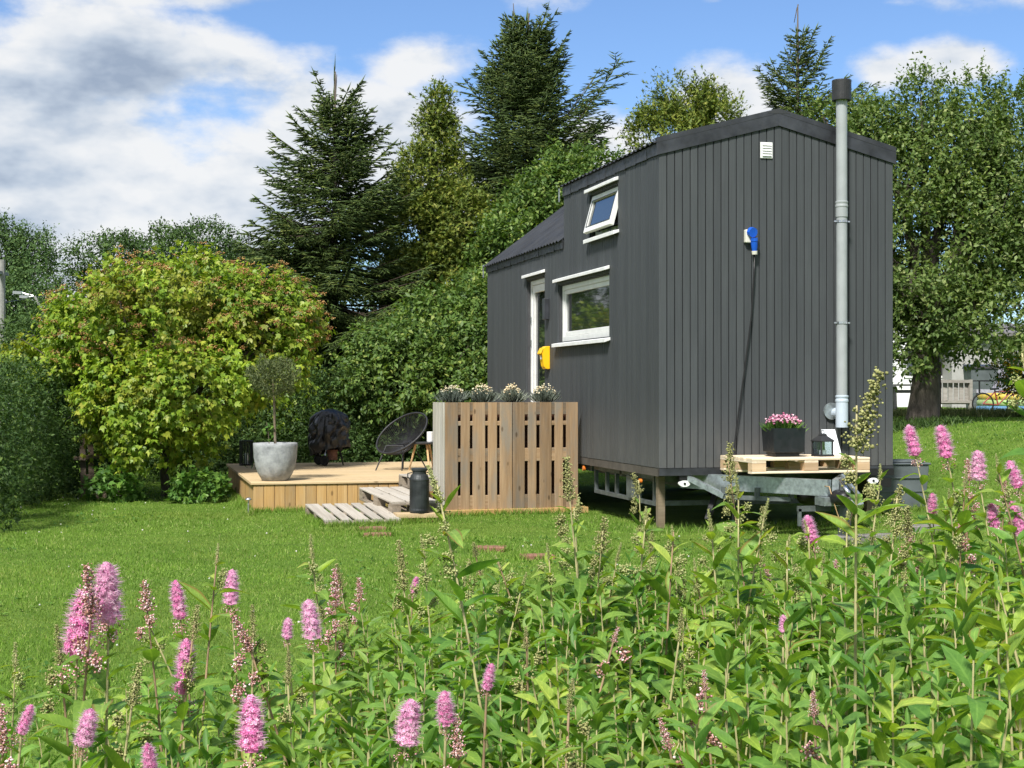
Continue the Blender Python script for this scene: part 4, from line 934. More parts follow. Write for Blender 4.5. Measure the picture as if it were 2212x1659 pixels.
    # power plug and cable
    x, z = .945, 2.92; t = thing('power_cable', (x, -.07, z), 'blue power plug with black cable hanging down the gable to the lawn', 'cable')
    MB().tube([(x + .015, -.075, z - .02), (x + .018, -.072, z - .05)], [.037, .037], 14).tube([(x + .018, -.07, z - .05), (x + .025, -.06, z - .11), (x + .028, -.055, z - .145)], [.036, .031, .026], 12).build('plug', 'blue_plastic', t, smooth=False)
    MB().tube([(x + .028, -.055, z - .145), (x + .03, -.052, z - .18)], [.030, .028], 14).build('gland', 'ivory_plastic', t)
    pts = [(x + .03, -.052, z - .18), (x + .025, -.045, z - .4), (x + .0, -.04, z - .8), (x - .07, -.04, z - 1.3), (x - .16, -.045, z - 1.9), (x - .2, -.05, z - 2.2), (x - .30, -.3, .32), (x - .42, -.6, .12), (x - .55, -.85, .03)]
    MB().tube(pts, .008, 7).build('cord', 'black_plastic', t, smooth=True)
    # grey storage box behind the right corner, slab under the jockey leg
    c = on_ground((2.76, .55)); t = thing('storage_box', c, 'dark grey plastic storage box under the right end of the cabin', 'storage box', rz=R(-4))
    m = MB(); hb = .70 - c.z
    m.v = [(-.30, -.2, 0), (.30, -.2, 0), (.30, .2, 0), (-.30, .2, 0), (-.33, -.23, hb * .86), (.33, -.23, hb * .86), (.33, .23, hb * .86), (-.33, .23, hb * .86)]; m.f = [(3, 2, 1, 0), (4, 5, 6, 7), (0, 1, 5, 4), (1, 2, 6, 5), (2, 3, 7, 6), (3, 0, 4, 7)]
    bevel(link('box', m.mesh('box'), 'box_grey', t, False), .012)
    for k in range(2): link('rib', MB().box(-.318 + k * .004, .318 - k * .004, -.236 + k * .012, -.222 + k * .012, hb * (.62 - .25 * k), hb * (.62 - .25 * k) + .012).mesh('rib'), 'box_grey', t, False)
    bevel(link('lid', MB().box(-.345, .345, -.245, .245, hb * .862, hb * .90).box(-.30, .30, -.2, .2, hb * .901, hb * .94).mesh('lid'), 'box_grey', t, False), .01)
    c = on_ground((1.62, -1.3)); t = thing('paving_slab', c, 'pale concrete slab lying under the trailer jockey leg', 'slab', rz=R(5)); board('slab', 'slab', t, (0, 0, .02), .75, .4, .05, 'x', 'z')
    c = on_ground((2.3, -1.25)); t = thing('paving_slab', c, 'narrow grey slab lying in the grass right of the trailer coupling', 'slab', rz=R(-6)); board('slab', 'slab', t, (0, 0, .03), .6, .22, .06, 'x', 'z')
build_props()

# ------------------------------------------------------------------ trees and shrubs
def limb_tube(m, a, b, r0, r1, g, bend=.08, n=5):
    a, b = Vector(a), Vector(b); L = (b - a).length; pts = []; rr = []
    off = Vector(g.normal(0, bend * L, 3))
    for i in range(n + 1):
        t = i / n; pts.append(a.lerp(b, t) + off * math.sin(math.pi * t) * .6); rr.append(r0 + (r1 - r0) * t)
    m.tube(pts, rr, 6, True)
def broadleaf(name, label, cat, base, blobs, leafmat, ncl, per, leaf, seed, trunk_r=.1, trunk_top=None, group=None, tmpl=T_LEAF, twig=.28, droop=.25,
              gap=.0, gfreq=.8, inner=.45, width=1.0, upness=.45, uplift=0.0, limbs=True, crown_name='crown', extra=None, branch_n=60):
    """trunk and limbs that carry leafy twigs spread through the volume of several lobes (centre, radii)"""
    g = np.random.default_rng(seed); base = Vector(base)
    t = thing(name, base, label, cat, group)
    C = np.array([tuple(b[0]) for b in blobs]); RD = np.array([b[1] if hasattr(b[1], '__len__') else (b[1],) * 3 for b in blobs], float)
    wt = (RD[:, 0] * RD[:, 2]); wt = wt / wt.sum()
    k = g.choice(len(blobs), size=int(ncl * 1.5), p=wt); d = rand_dirs(len(k), g)
    rr = inner + (1 - inner) * g.uniform(0, 1, len(k)) ** .6
    P = C[k] + d * RD[k] * rr[:, None]
    nz = np.array([mnoise.noise(Vector(p) * gfreq + Vector((seed * 3.1, 0, 0))) + .5 * mnoise.noise(Vector(p) * gfreq * 2.7 + Vector((0, seed, 0))) for p in P])
    bump = np.array([mnoise.noise(Vector(p) * 1.1 * gfreq + Vector((0, 0, seed * 1.7))) for p in P])
    P = P + d * (bump * .30 * RD[k].mean(1))[:, None]
    ok = (nz > -gap if gap else nz > -9) & (P[:, 2] > gz(base) + .03)
    P, d = P[ok][:ncl], d[ok][:ncl]; n = len(P)
    D = nrm(d * .75 + g.normal(size=(n, 3)) * .45 + np.array([0, 0, upness]))
    tl = twig * g.uniform(.6, 1.25, n)
    # leaves along each twig
    s = (np.arange(per) + .5) / per; s = np.repeat(s[None], n, 0) + g.normal(0, .04, (n, per))
    LP = P[:, None] + D[:, None] * (s * tl[:, None])[..., None] + g.normal(0, leaf * .25, (n, per, 3))
    side = rand_dirs(n * per, g).reshape(n, per, 3)
    A = nrm(D[:, None] * .55 + side * .75 + np.array([0, 0, -droop]))
    N = nrm(np.array([0, 0, 1.0]) * .75 + d[:, None] * .55 + g.normal(size=(n, per, 3)) * .42)
    L = leaf * g.uniform(.62, 1.2, (n, per)) * (1 - .35 * (s > .85))
    V, F = scatter(*tmpl, LP.reshape(-1, 3), A.reshape(-1, 3), N.reshape(-1, 3), L.ravel(), L.ravel() * width)
    tag(link(crown_name, mesh_np(crown_name, V, F), leafmat, t), kind='stuff')
    top = Vector(trunk_top) if trunk_top is not None else base.lerp(Vector(C.mean(0)), .45)
    m = MB()
    if trunk_r:
        q = base + Vector((0, 0, -.06)); pts = [q, q.lerp(top, .15), q.lerp(top, .5) + Vector((g.normal(0, .04), g.normal(0, .04), 0)), top]
        m.tube(pts, [trunk_r * 1.35, trunk_r * 1.05, trunk_r * .92, trunk_r * .75], 12)
        m.build('trunk', 'bark', t, smooth=True)
    if limbs:
        m = MB(); st = top if trunk_r else base
        for c, r_ in zip(C, RD): limb_tube(m, st, Vector(c) + Vector((0, 0, r_[2] * .35)), max(.025, trunk_r * .55), .012, g, .06)
        for i in g.integers(0, n, min(n, branch_n)):
            j = int(np.argmin(((C - P[i]) ** 2).sum(1))); a0 = Vector(st).lerp(Vector(C[j]), g.uniform(.5, 1.0)); limb_tube(m, a0, P[i] + D[i] * tl[i] * .7, .014, .004, g, .05, 4)
        tag(m.build('branches', 'twig' if not trunk_r else 'bark', t), kind='stuff')
    return t, P, D
def spruce(name, label, base, H, Rmax, seed, mat='spruce_needles', tops=1, dens=1.0, z0=.4, shape=1.0, leader=.5, long_right=0.0, group='spruces behind the cabin', sparse=0.0, twist=0.0):
    g = np.random.default_rng(seed); base = Vector(base); t = thing(name, base, label, 'tree', group)
    m = MB(); m.tube([base - Vector((0, 0, .1)), base + Vector((0, 0, H * .5)), base + Vector((.02, 0, H * .97))], [H * .013, H * .008, .012], 10)
    for dx_, hh_ in ((.05, -.28), (-.06, -.7)): m.tube([base + Vector((0, 0, H - leader * 1.25)), base + Vector((dx_, .02, H + hh_))], [.012, .007], 5)
    for k in range(tops - 1):
        o = Vector(((-.32, .26, .1)[k % 3], 0, 0)); m.tube([base + Vector((0, 0, H * .70)), base + o * .7 + Vector((0, 0, H * .82)), base + o + Vector((0, 0, H * (.99 - .03 * k)))], [.03, .02, .008], 6)
    m.build('trunk', 'bark', t, smooth=True)
    P = []; A = []; L = []; W = []; br = MB()
    stems = [(base, H, 1.0, z0)] + [(base + Vector(((-.32, .26, .1)[k % 3], 0, 0)), H * (.99 - .03 * k), .55, H * .78) for k in range(tops - 1)]
    for (b0, HH, sc_, zs) in stems:
        z = zs
        while z < HH - leader * (1 if sc_ == 1 else .6):
            q = (HH - z) / HH; rr = Rmax * sc_ * (min(1.0, (q * 1.55) ** 1.0)) * shape if sc_ == 1 else Rmax * .20 * ((HH - z) / (HH - zs + .01)) ** .8
            nb = max(4, int((4.4 + 4.0 * min(1, q * 2)) * dens))
            if g.uniform() < sparse * (1 - q): nb = max(2, nb // 2)
            for k in range(nb):
                az = g.uniform(0, 2 * math.pi); el_add = 0.0; bl = rr * g.uniform(.5, 1.28) + .16
                dirx, diry = math.cos(az), math.sin(az)
                if long_right and (dirx * CY - diry * SY) > .75 and g.uniform() < .3: bl *= 1 + long_right; el_add = .3
                el = (.85 - 1.15 * min(1, q * 1.5)) + g.normal(0, .14) + el_add
                d0 = np.array([dirx * math.cos(el), diry * math.cos(el), math.sin(el)]); o = np.array([b0.x, b0.y, z + g.uniform(-.1, .1)])
                nseg = max(3, int(bl / .11)); ts = (np.arange(nseg) + .6) / nseg
                c = o + d0 * (ts * bl)[:, None] + np.array([0, 0, 1.0]) * (.24 * bl * (ts ** 2.4) - .05 * bl * ts)[:, None]
                tang = nrm(np.gradient(c, axis=0)) if nseg > 1 else d0[None]
                br.tube([Vector(o), Vector(c[nseg // 2]), Vector(c[-1])], [.006 + .008 * bl, .006 + .003 * bl, .004], 4, False)
                # the branch itself is clothed near its end
                sel = ts > .35; P.append(c[sel]); A.append(tang[sel]); L.append(np.full(sel.sum(), bl / nseg * 1.9)); W.append(np.full(sel.sum(), .020))
                sidev = nrm(np.cross(tang, np.array([0, 0, 1.0])))
                for sg in (-1, 1):
                    sl = np.minimum(.52, (.10 + .55 * bl * np.minimum(1 - ts * .82, .15 + ts * 1.6))) * g.uniform(.7, 1.2, nseg)
                    sd = nrm(tang * .75 + sidev * sg * .75 + np.array([0, 0, -.18 - .25 * min(1, q)]) + g.normal(0, .12, (nseg, 3)))
                    P.append(c); A.append(sd); L.append(sl); W.append(np.full(nseg, .017))
                    for f in (.3, .55, .8):
                        for s2 in (-1, 1):
                            td = nrm(sd * .8 + np.cross(sd, np.array([0, 0, 1.0])) * s2 * .65 + np.array([0, 0, -.22]) + g.normal(0, .15, (nseg, 3)))
                            ll = sl * (.62 - .3 * f) * g.uniform(.7, 1.3, nseg)
                            P.append(c + sd * (sl * f)[:, None]); A.append(td); L.append(ll); W.append(np.full(nseg, .015))
            z += (.17 + .12 * min(1, q * 2.0)) / max(.6, dens)
        for zz in np.linspace(HH - leader, HH - .3, 4):   # bare leader with stiff short needles
            P.append(np.array([[b0.x + .0, b0.y, zz]])); A.append(np.array([[g.normal(0, .05), g.normal(0, .05), 1.0]])); L.append(np.array([.42])); W.append(np.array([.016]))
    P = np.concatenate(P); A = np.concatenate(A); L = np.concatenate(L); W = np.concatenate(W)
    V, F = spin(P, A, L, W, g)
    tag(link('crown', mesh_np('crown', V, F), mat, t), kind='stuff')
    tag(br.build('branches', 'twig', t), kind='stuff')
    return t
def spin(P, A, L, W, g):
    tv, tf = T_SPIN; A = nrm(A); B = nrm(np.cross(A, g.normal(size=A.shape))); C = np.cross(A, B)
    V = P[:, None] + A[:, None] * (tv[None, :, 1] * L[:, None])[..., None] + B[:, None] * (tv[None, :, 0] * W[:, None])[..., None] + C[:, None] * (tv[None, :, 2] * W[:, None])[..., None]
    return V.reshape(-1, 3), (tf[None] + (np.arange(len(P)) * 5)[:, None, None]).reshape(-1, 3)
def B_(px, py, Z, rx, rz=None, ry=None):
    """a crown lobe: centre given by where it stands, radii in metres"""
    rz = rz or rx; return (at(px, py, Z), (rx, ry or rx, rz))
T_FROND = (np.array([(0, 0, 0), (-.10, .35, .02), (0, .30, 0), (.10, .35, .02), (-.30, .75, .0), (0, 1.0, -.05), (.30, .75, .0), (-.08, .62, 0), (.08, .62, 0)], float),
           np.array([(0, 2, 1), (0, 3, 2), (1, 7, 4), (2, 8, 7), (7, 8, 5), (3, 6, 8), (1, 2, 7), (2, 3, 8)]))
def build_trees():
    # big lit viburnum at the left
    b = on_ground(cw((360 - HX) / FPX * 20.2, 20.2))
    blobs = [B_(330, 700, 20.2, 1.05, .72), B_(520, 720, 20.4, .85, .70), B_(430, 650, 20.6, .95, .50), B_(200, 730, 20.3, .70, .45), B_(130, 765, 20.2, .62, .34), B_(85, 785, 20.1, .34, .22), B_(480, 615, 20.6, .38, .30), B_(255, 645, 20.5, .45, .30), B_(600, 640, 20.8, .30, .26), B_(300, 850, 19.7, .72, .62),
             B_(410, 850, 19.6, .70, .50), B_(540, 800, 20.2, .66, .42), B_(340, 945, 19.5, .52, .30), B_(250, 900, 19.8, .36, .40), B_(620, 690, 20.6, .42, .42), B_(420, 955, 19.6, .30, .22), B_(635, 780, 20.6, .28, .26)]
    t, P, D = broadleaf('viburnum_bush', 'large rounded yellow green shrub with reddish seed heads left of the deck', 'shrub', b, blobs, 'viburnum_leaf', 4100, 9, .088, 11, trunk_r=.06,
                        trunk_top=b + Vector((0, 0, .7)), tmpl=T_LOBED, twig=.26, droop=.85, inner=.62, width=.95, upness=.2, gap=.30, gfreq=1.7)
    g = np.random.default_rng(12)
    bar = np.array([mnoise.noise(Vector(p) * 1.1 + Vector((5, 2, 1))) for p in P]); hi = (P[:, 2] > 1.7) & (bar > -.05)
    Q = P[hi] + D[hi] * .26; Q = Q[g.uniform(size=len(Q)) < .46]; m = 16
    Q = (Q[:, None] + np.concatenate([g.normal(0, .034, (len(Q), m, 2)), g.normal(0, .014, (len(Q), m, 1))], 2)).reshape(-1, 3)
    V, F = beads(Q, g.uniform(.007, .013, len(Q))); tag(link('seed_heads', mesh_np('seed_heads', V, F), 'viburnum_berry', t), kind='stuff')
    b = on_ground((-3.0, 12.6)); broadleaf('golden_shrub', 'yellow green shrub behind the large shrub, mirrored in the cabin window', 'shrub', b, [(b + Vector((0, 0, 1.7)), (1.1, 1.0, 1.1)), (b + Vector((-.8, .3, 1.2)), (.9, .9, .9)), (b + Vector((.5, .2, 1.1)), (.7, .8, .9))],
              'viburnum_leaf', 900, 9, .11, 26, trunk_r=.05, tmpl=T_LOBED, droop=.6, inner=.6)
    # dark hedge along the left edge and behind the shrub
    hb = [B_(-70, 1000, 15.6, .55, .85, .9), B_(-30, 960, 17.0, .55, .85, .8), B_(20, 950, 18.4, .55, .85, .8), B_(60, 930, 19.6, .6, .85, .8), B_(120, 920, 20.6, .6, .85, .8), B_(180, 930, 21.4, .6, .85, .7),
          B_(60, 1010, 19.2, .5, .45, .7), B_(130, 1030, 20.3, .45, .35, .6)]
    broadleaf('hedge', 'dense dark green hedge along the left edge of the lawn', 'hedge', on_ground(hb[3][0]), hb, 'hedge_leaf', 5200, 10, .055, 13, trunk_r=0, twig=.16, inner=.72, upness=.2, limbs=False, crown_name='foliage')
    hb = [B_(270 + i * 95, 905, 23.6 + .1 * i, .62, .82, .5) for i in range(9)] + [B_(300 + i * 95, 985, 23.2 + .1 * i, .5, .4, .4) for i in range(8)]
    broadleaf('hedge', 'low shaded hedge behind the deck and the covered barbecue', 'hedge', on_ground(hb[4][0]), hb, 'hedge_leaf', 6500, 10, .06, 14, trunk_r=0, twig=.18, inner=.72, upness=.2, limbs=False, crown_name='foliage')
    # low leafy plants at the shrub's foot
    for i, (px, py, Z, r, nm) in enumerate(((430, 1050, 19.3, .3, 'low bright leafy plant in shade under the large shrub'), (580, 1040, 20.6, .34, 'low leafy plant growing against the left side of the deck'),
                                            (245, 1045, 19.4, .28, 'low leafy plant beside the rotten fence piece under the shrub'))):
        p = on_ground(at(px, py, Z)); broadleaf('low_plant', nm, 'plant', p, [(p + Vector((0, 0, .14)), (r, r, .2))], 'low_leaf', 90, 8, .085, 30 + i, trunk_r=0, twig=.14, inner=.3, limbs=False, crown_name='foliage', tmpl=T_LOBED, group='plants at the foot of the shrub')
    # leafy plum trees behind the deck
    b = on_ground(cw((930 - HX) / FPX * 25.0, 25.0))
    blobs = [B_(880, 775, 24.6, .9, .58), B_(1000, 775, 24.8, .85, .6), B_(945, 700, 25.2, .68, .42), B_(820, 840, 24.2, .6, .36), B_(940, 855, 24.0, .85, .40), B_(1055, 850, 24.2, .7, .42), B_(1040, 690, 25.5, .6, .6), B_(795, 790, 24.6, .35, .3)]
    broadleaf('plum_tree', 'glossy leaved green plum tree spreading behind the string chair', 'tree', b, blobs, 'plum_leaf', 4600, 10, .108, 15, trunk_r=.1, trunk_top=b + Vector((0, 0, 1.0)), twig=.34, droop=.45, inner=.5, gap=.35, gfreq=1.1, upness=.35)
    b = on_ground(cw((1190 - HX) / FPX * 28.0, 28.0))
    blobs = [B_(1120, 560, 27.6, .75, .7), B_(1185, 455, 28.0, .62, .62), B_(1130, 475, 28.2, .45, .45), B_(1085, 610, 28.0, .6, .6), B_(1250, 470, 28.4, .8, .7), B_(1215, 375, 28.3, .32, .35), B_(1300, 380, 28.8, .5, .4), B_(1120, 650, 27.4, .8, .8)]
    broadleaf('plum_tree', 'taller green leafy tree rising behind the low roof of the cabin', 'tree', b, blobs, 'plum_leaf', 4200, 10, .105, 16, trunk_r=.12, trunk_top=b + Vector((0, 0, 1.6)), twig=.36, droop=.3, inner=.45, gap=.35, gfreq=1.1, upness=.6)
    # spruces
    spruce('spruce_tree', 'dark pointed spruce with bare leader between shrub and gold conifer', on_ground(cw((722 - HX) / FPX * 29, 29)), 7.65, 1.95, 21, dens=1.3, leader=.95)
    spruce('spruce_tree', 'tallest spruce with several leaders reaching the top of the picture', on_ground(cw((1140 - HX) / FPX * 33, 33)), 9.55, 3.0, 22, tops=3, dens=1.2, shape=.95, long_right=.5, z0=2.0, leader=.45)
    spruce('spruce_tree', 'sparse spruce top showing above the cabin roof left of the flue', on_ground(cw((1722 - HX) / FPX * 35, 35)), 9.55, 3.1, 23, 'spruce_needles_warm', tops=1, dens=.95, z0=3.6, sparse=.3, long_right=.3, leader=.3)
    # golden thujas
    b = on_ground(cw((935 - HX) / FPX * 30.5, 30.5))
    blobs = [B_(945, 300, 30.5, .36, .55), B_(930, 400, 30.5, .70, .75), B_(895, 500, 30.3, .72, .75), B_(985, 490, 30.3, .75, .9), B_(940, 620, 30.3, .9, .9), B_(885, 620, 30.4, .6, .7), B_(1015, 610, 30.6, .65, .8), B_(940, 740, 30.0, .95, .8), B_(948, 238, 30.5, .18, .42)]
    broadleaf('thuja_tree', 'golden green thuja between the two dark spruces', 'tree', b, blobs, 'thuja_gold', 6400, 9, .13, 17, trunk_r=.1, tmpl=T_FROND, twig=.3, droop=.1, inner=.55, width=.9, gap=.3, gfreq=1.3, upness=.7, branch_n=20)
    b = on_ground(cw((1480 - HX) / FPX * 31, 31))
    blobs = [B_(1480, 240, 31, .62, .5), B_(1420, 270, 31, .5, .4), B_(1540, 260, 31, .45, .45), B_(1470, 330, 31, .8, .8), B_(1400, 300, 31, .4, .35), B_(1520, 215, 31, .18, .35), B_(1440, 215, 31, .16, .35), B_(1480, 450, 31, .9, .9)]
    broadleaf('thuja_tree', 'golden green thuja top rising behind the cabin roof', 'tree', b, blobs, 'thuja_gold', 2600, 9, .13, 18, trunk_r=.1, tmpl=T_FROND, twig=.32, droop=.0, inner=.5, width=.8, gap=.3, gfreq=1.3, upness=.9, branch_n=20)
    # far dome of rowan, far trees at the left edge
    b = on_ground(cw((350 - HX) / FPX * 36, 36))
    blobs = [B_(340, 560, 36, 1.25, .65), B_(430, 560, 36, 1.1, .75), B_(240, 570, 36, .95, .55), B_(480, 600, 36, .9, .7), B_(190, 640, 36, .8, .6), B_(300, 680, 35.5, 1.3, .8), B_(450, 700, 35.5, 1.2, .9), B_(130, 720, 35, .8, .6), B_(570, 610, 36, .7, .7), B_(600, 720, 35, .9, .9), B_(90, 800, 34, .8, .6), B_(40, 730, 34, .6, .35), B_(30, 800, 33, .7, .5)]
    broadleaf('rowan_tree', 'broad dull dark green tree crown behind the large shrub', 'tree', b, blobs, 'rowan_leaf', 9500, 9, .085, 19, trunk_r=.14, twig=.26, inner=.68, gfreq=1.2, upness=.4)
    blobs = [B_(62, 560, 62, 1.1, 1.3), B_(20, 600, 62, 1.2, 1.2), B_(78, 590, 61, .7, .6), B_(60, 660, 60, 1.5, 1.2), B_(-10, 680, 60, 1.2, 1.5), B_(12, 500, 62, .55, .35), B_(-15, 490, 62, .6, .5), B_(55, 530, 62, .6, .5)]
    broadleaf('birch_tree', 'distant grey green tree with hanging branches at the far left edge', 'tree', on_ground(cw((40 - HX) / FPX * 62, 62)), blobs, 'far_leaf', 3000, 8, .14, 20, trunk_r=.2, twig=.55, inner=.3, gap=.15, gfreq=.8, upness=.0, droop=.5)
    # pear trees at the right
    b = on_ground(cw((1992 - HX) / FPX * 24, 24))
    blobs = [B_(1990, 560, 24, 1.15, 1.0), B_(2110, 500, 24.2, 1.15, 1.1), B_(1960, 400, 24.4, .9, .9), B_(2060, 350, 24.5, .95, .95), B_(2170, 380, 24.4, .9, 1.0), B_(1900, 330, 24.8, .7, .7), B_(1990, 250, 24.8, .40, .75), B_(2110, 260, 24.7, .42, .75), B_(2190, 270, 24.7, .4, .6),
             B_(1990, 700, 23.6, .95, .55), B_(2120, 690, 23.6, .95, .6), B_(2220, 620, 23.8, 1.0, 1.1), B_(1930, 650, 24.2, .6, .7), B_(1850, 280, 25.2, .5, .5), B_(1780, 270, 25.4, .45, .4), B_(2240, 450, 24, .9, 1.0), B_(1945, 780, 23.6, .42, .3)]
    t, P, D = broadleaf('pear_tree', 'large grey green pear tree with a dark trunk right of the cabin', 'tree', b, blobs, 'pear_leaf', 7800, 10, .092, 24, trunk_r=.25, trunk_top=at(2003, 760, 24), twig=.36, droop=.3, inner=.42, gap=.36, gfreq=1.0, upness=.55, branch_n=160)
    # upright shoots on top
    g = np.random.default_rng(25); LPs = []; As = []; st = MB()
    for px, py, Z, hh in ((2013, 160, 24.8, .75), (2165, 160, 24.7, .8), (1935, 200, 24.8, .7), (1975, 205, 24.8, .5), (2045, 215, 24.8, .5), (2075, 195, 24.7, .55), (2135, 205, 24.7, .5), (2190, 215, 24.7, .6), (1862, 215, 25.2, .5), (1890, 210, 25.2, .5), (1800, 235, 25.4, .4), (2210, 240, 24.7, .5), (1915, 225, 24.9, .5), (2100, 210, 24.7, .5), (1990, 190, 24.8, .6)):
        tp = at(px, py, Z); bs = tp + Vector((g.normal(0, .06), g.normal(0, .06), -hh * 1.25)); st.tube([bs, tp], [.008, .004], 4)
        for i in range(26):
            f = i / 26; q = bs.lerp(tp, f); an = i * 2.4; LPs.append(q); As.append((math.cos(an), math.sin(an), .15))
    LPs = np.array(LPs); As = np.array(As); n = len(LPs)
    V, F = scatter(*T_LEAF, LPs, As, np.array([0, 0, 1.0]) + g.normal(0, .35, (n, 3)), g.uniform(.06, .10, n)); tag(link('top_shoots', mesh_np('top_shoots', V, F), 'pear_leaf', t), kind='stuff')
    tag(st.build('shoot_stems', 'twig', t), kind='stuff')
    # rear screen of dark trees so that the garden is closed behind the cabin
    k = 0
    for px, Z, H_, r in ((150, 48, 4.2, 2.0), (520, 46, 5.0, 2.2), (800, 44, 5.5, 2.2), (1010, 44, 6.0, 2.2), (1300, 44, 5.4, 2.2)):
        b = on_ground(cw((px - HX) / FPX * Z, Z)); zc = H_ * .55
        bl = [(b + Vector((dx * r, dy * r, zc + dz)), (r * .75, r * .75, H_ * .42)) for dx, dy, dz in ((0, 0, .3), (-.7, .1, -.2), (.7, -.1, -.1), (.1, .2, .9), (.3, -.2, -.9), (-.4, 0, -.9))]
        broadleaf('background_tree', ('dark background tree filling the gap left of the distant rowan', 'dark background tree between the rowan and the pointed spruce', 'dark background tree between the pointed spruce and the golden thuja',
                   'dark background tree behind the golden thuja', 'dark background tree behind the tall part of the cabin roof')[k], 'tree', b, bl, 'far_leaf' if k == 0 else 'hedge_leaf', 1900, 8, .13, 50 + k, trunk_r=.15, twig=.5, inner=.4, upness=.3, group='trees closing the garden', branch_n=10); k += 1
build_trees()

# ------------------------------------------------------------------ beyond the garden
def build_background():
    up = Vector((0, 0, 1)); rt_ = cw(1, 0) - cw(0, 0); fw_ = cw(0, 1) - cw(0, 0)
    # white house behind the pear tree
    Z = 44.0; a = cw((1900 - HX) / FPX * Z, Z); b = cw((2052 - HX) / FPX * Z, Z); g0 = gz(a)
    t = thing('white_house', Vector((a.x, a.y, g0)), 'white painted house wall glimpsed through the pear tree', 'house')
    n = fw_
    MB().hexa([a + up * g0, b + up * g0, b + n * 5 + up * g0, a + n * 5 + up * g0, a + up * 3.6, b + up * 3.6, b + n * 5 + up * 3.6, a + n * 5 + up * 3.6]).build('wall', 'house_white', t)
    m = MB(); e = rt_ * .3
    q = [a - e - n * .3 + up * 3.6, b + e - n * .3 + up * 3.6, b + e + n * 5.3 + up * 3.6, a - e + n * 5.3 + up * 3.6, a - e + n * 2.5 + up * 4.9, b + e + n * 2.5 + up * 4.9]
    m.add(q, [(0, 1, 5, 4), (2, 3, 4, 5), (0, 4, 3), (1, 2, 5), (3, 2, 1, 0)]); m.build('roof', 'roof_tile', t)
    for px in (1975, 2022):
        c = cw((px - HX) / FPX * Z, Z - .03); w = MB().hexa([c - rt_ * .28 + up * 1.75, c + rt_ * .28 + up * 1.75, c + rt_ * .28 + n * .06 + up * 1.75, c - rt_ * .28 + n * .06 + up * 1.75, c - rt_ * .28 + up * 2.9, c + rt_ * .28 + up * 2.9, c + rt_ * .28 + n * .06 + up * 2.9, c - rt_ * .28 + n * .06 + up * 2.9]).build('window', 'drip_white', t)
        c2 = c - n * .01; MB().hexa([c2 - rt_ * .22 + up * 1.82, c2 + rt_ * .22 + up * 1.82, c2 + rt_ * .22 + n * .02 + up * 1.82, c2 - rt_ * .22 + n * .02 + up * 1.82, c2 - rt_ * .22 + up * 2.83, c2 + rt_ * .22 + up * 2.83, c2 + rt_ * .22 + n * .02 + up * 2.83, c2 - rt_ * .22 + n * .02 + up * 2.83]).build('pane', 'glass', w)
    # grey outbuilding to its right
    Z = 43.0; a = cw((2056 - HX) / FPX * Z, Z); b = cw((2330 - HX) / FPX * Z, Z)
    t = thing('grey_shed', Vector((a.x, a.y, g0)), 'plain grey outbuilding wall behind the garden furniture at right', 'shed')
    MB().hexa([a + up * g0, b + up * g0, b + n * 3 + up * g0, a + n * 3 + up * g0, a + up * 2.9, b + up * 2.9, b + n * 3 + up * 2.9, a + n * 3 + up * 2.9]).build('wall', 'shed_grey', t)
    MB().hexa([a - rt_ * .2 - n * .3 + up * 2.9, b + rt_ * .2 - n * .3 + up * 2.9, b + rt_ * .2 + n * 3.2 + up * 2.9, a - rt_ * .2 + n * 3.2 + up * 2.9, a - rt_ * .2 - n * .3 + up * 3.0, b + rt_ * .2 - n * .3 + up * 3.0, b + rt_ * .2 + n * 3.2 + up * 3.4, a - rt_ * .2 + n * 3.2 + up * 3.4]).build('roof', 'roof_tile', t)
    # weathered garden bench (slatted back) right of the trunk
    def P3(px, Z, z): return cw((px - HX) / FPX * Z, Z, z)
    Z = 30.0; gg = gz(P3(2060, Z, 0)); zz = lambda py: EYE + (HY - py) / FPX * Z
    t = thing('garden_bench', P3(2060, Z, gg), 'weathered grey slatted garden bench right of the pear trunk', 'bench')
    x0, x1 = 1998, 2096
    MB().bar(P3(x0, Z, zz(824)), P3(x1, Z, zz(824)), .07, .06).build('top_rail', 'weathered', t)
    MB().bar(P3(x0, Z, zz(868)), P3(x1, Z, zz(868)), .07, .05).build('bottom_rail', 'weathered', t)
    for i in range(8):
        px = x0 + 8 + i * (x1 - x0 - 16) / 7; MB().bar(P3(px, Z + .02, zz(868)), P3(px, Z + .06, zz(826)), .085, .02, (0, 1, 0)).build('slat', 'weathered', t)
    for px in (x0, x1): MB().bar(P3(px, Z, gg - .03), P3(px, Z, zz(820)), .06, .06, (0, 1, 0)).build('leg', 'weathered', t); MB().bar(P3(px, Z + .5, gg - .03), P3(px, Z + .5, zz(845)), .06, .06, (0, 1, 0)).build('leg', 'weathered', t); MB().bar(P3(px, Z + .55, zz(845)), P3(px, Z, zz(843)), .07, .04).build('armrest', 'weathered', t)
    for k in range(3): MB().bar(P3(x0, Z + .12 + .14 * k, zz(872)), P3(x1, Z + .12 + .14 * k, zz(872)), .1, .025).build('seat_slat', 'weathered', t)
    # second, table-like piece left of the trunk
    t = thing('garden_table', P3(1945, 29.0, gz(P3(1945, 29, 0))), 'weathered grey garden table left of the pear trunk beside the cabin wall', 'table')
    Z = 29.0; gg = gz(P3(1945, Z, 0)); z1 = EYE + (HY - 832) / FPX * Z
    for k in range(5): MB().bar(P3(1915, Z - .3 + .15 * k, z1), P3(1980, Z - .3 + .15 * k, z1), .13, .03).build('top_slat', 'weathered', t)
    for px in (1934, 1974):
        for dz in (-.25, .25): MB().bar(P3(px, Z + dz, gg - .03), P3(px - 3, Z + dz, z1 - .02), .06, .06, (0, 1, 0)).build('leg', 'weathered', t)
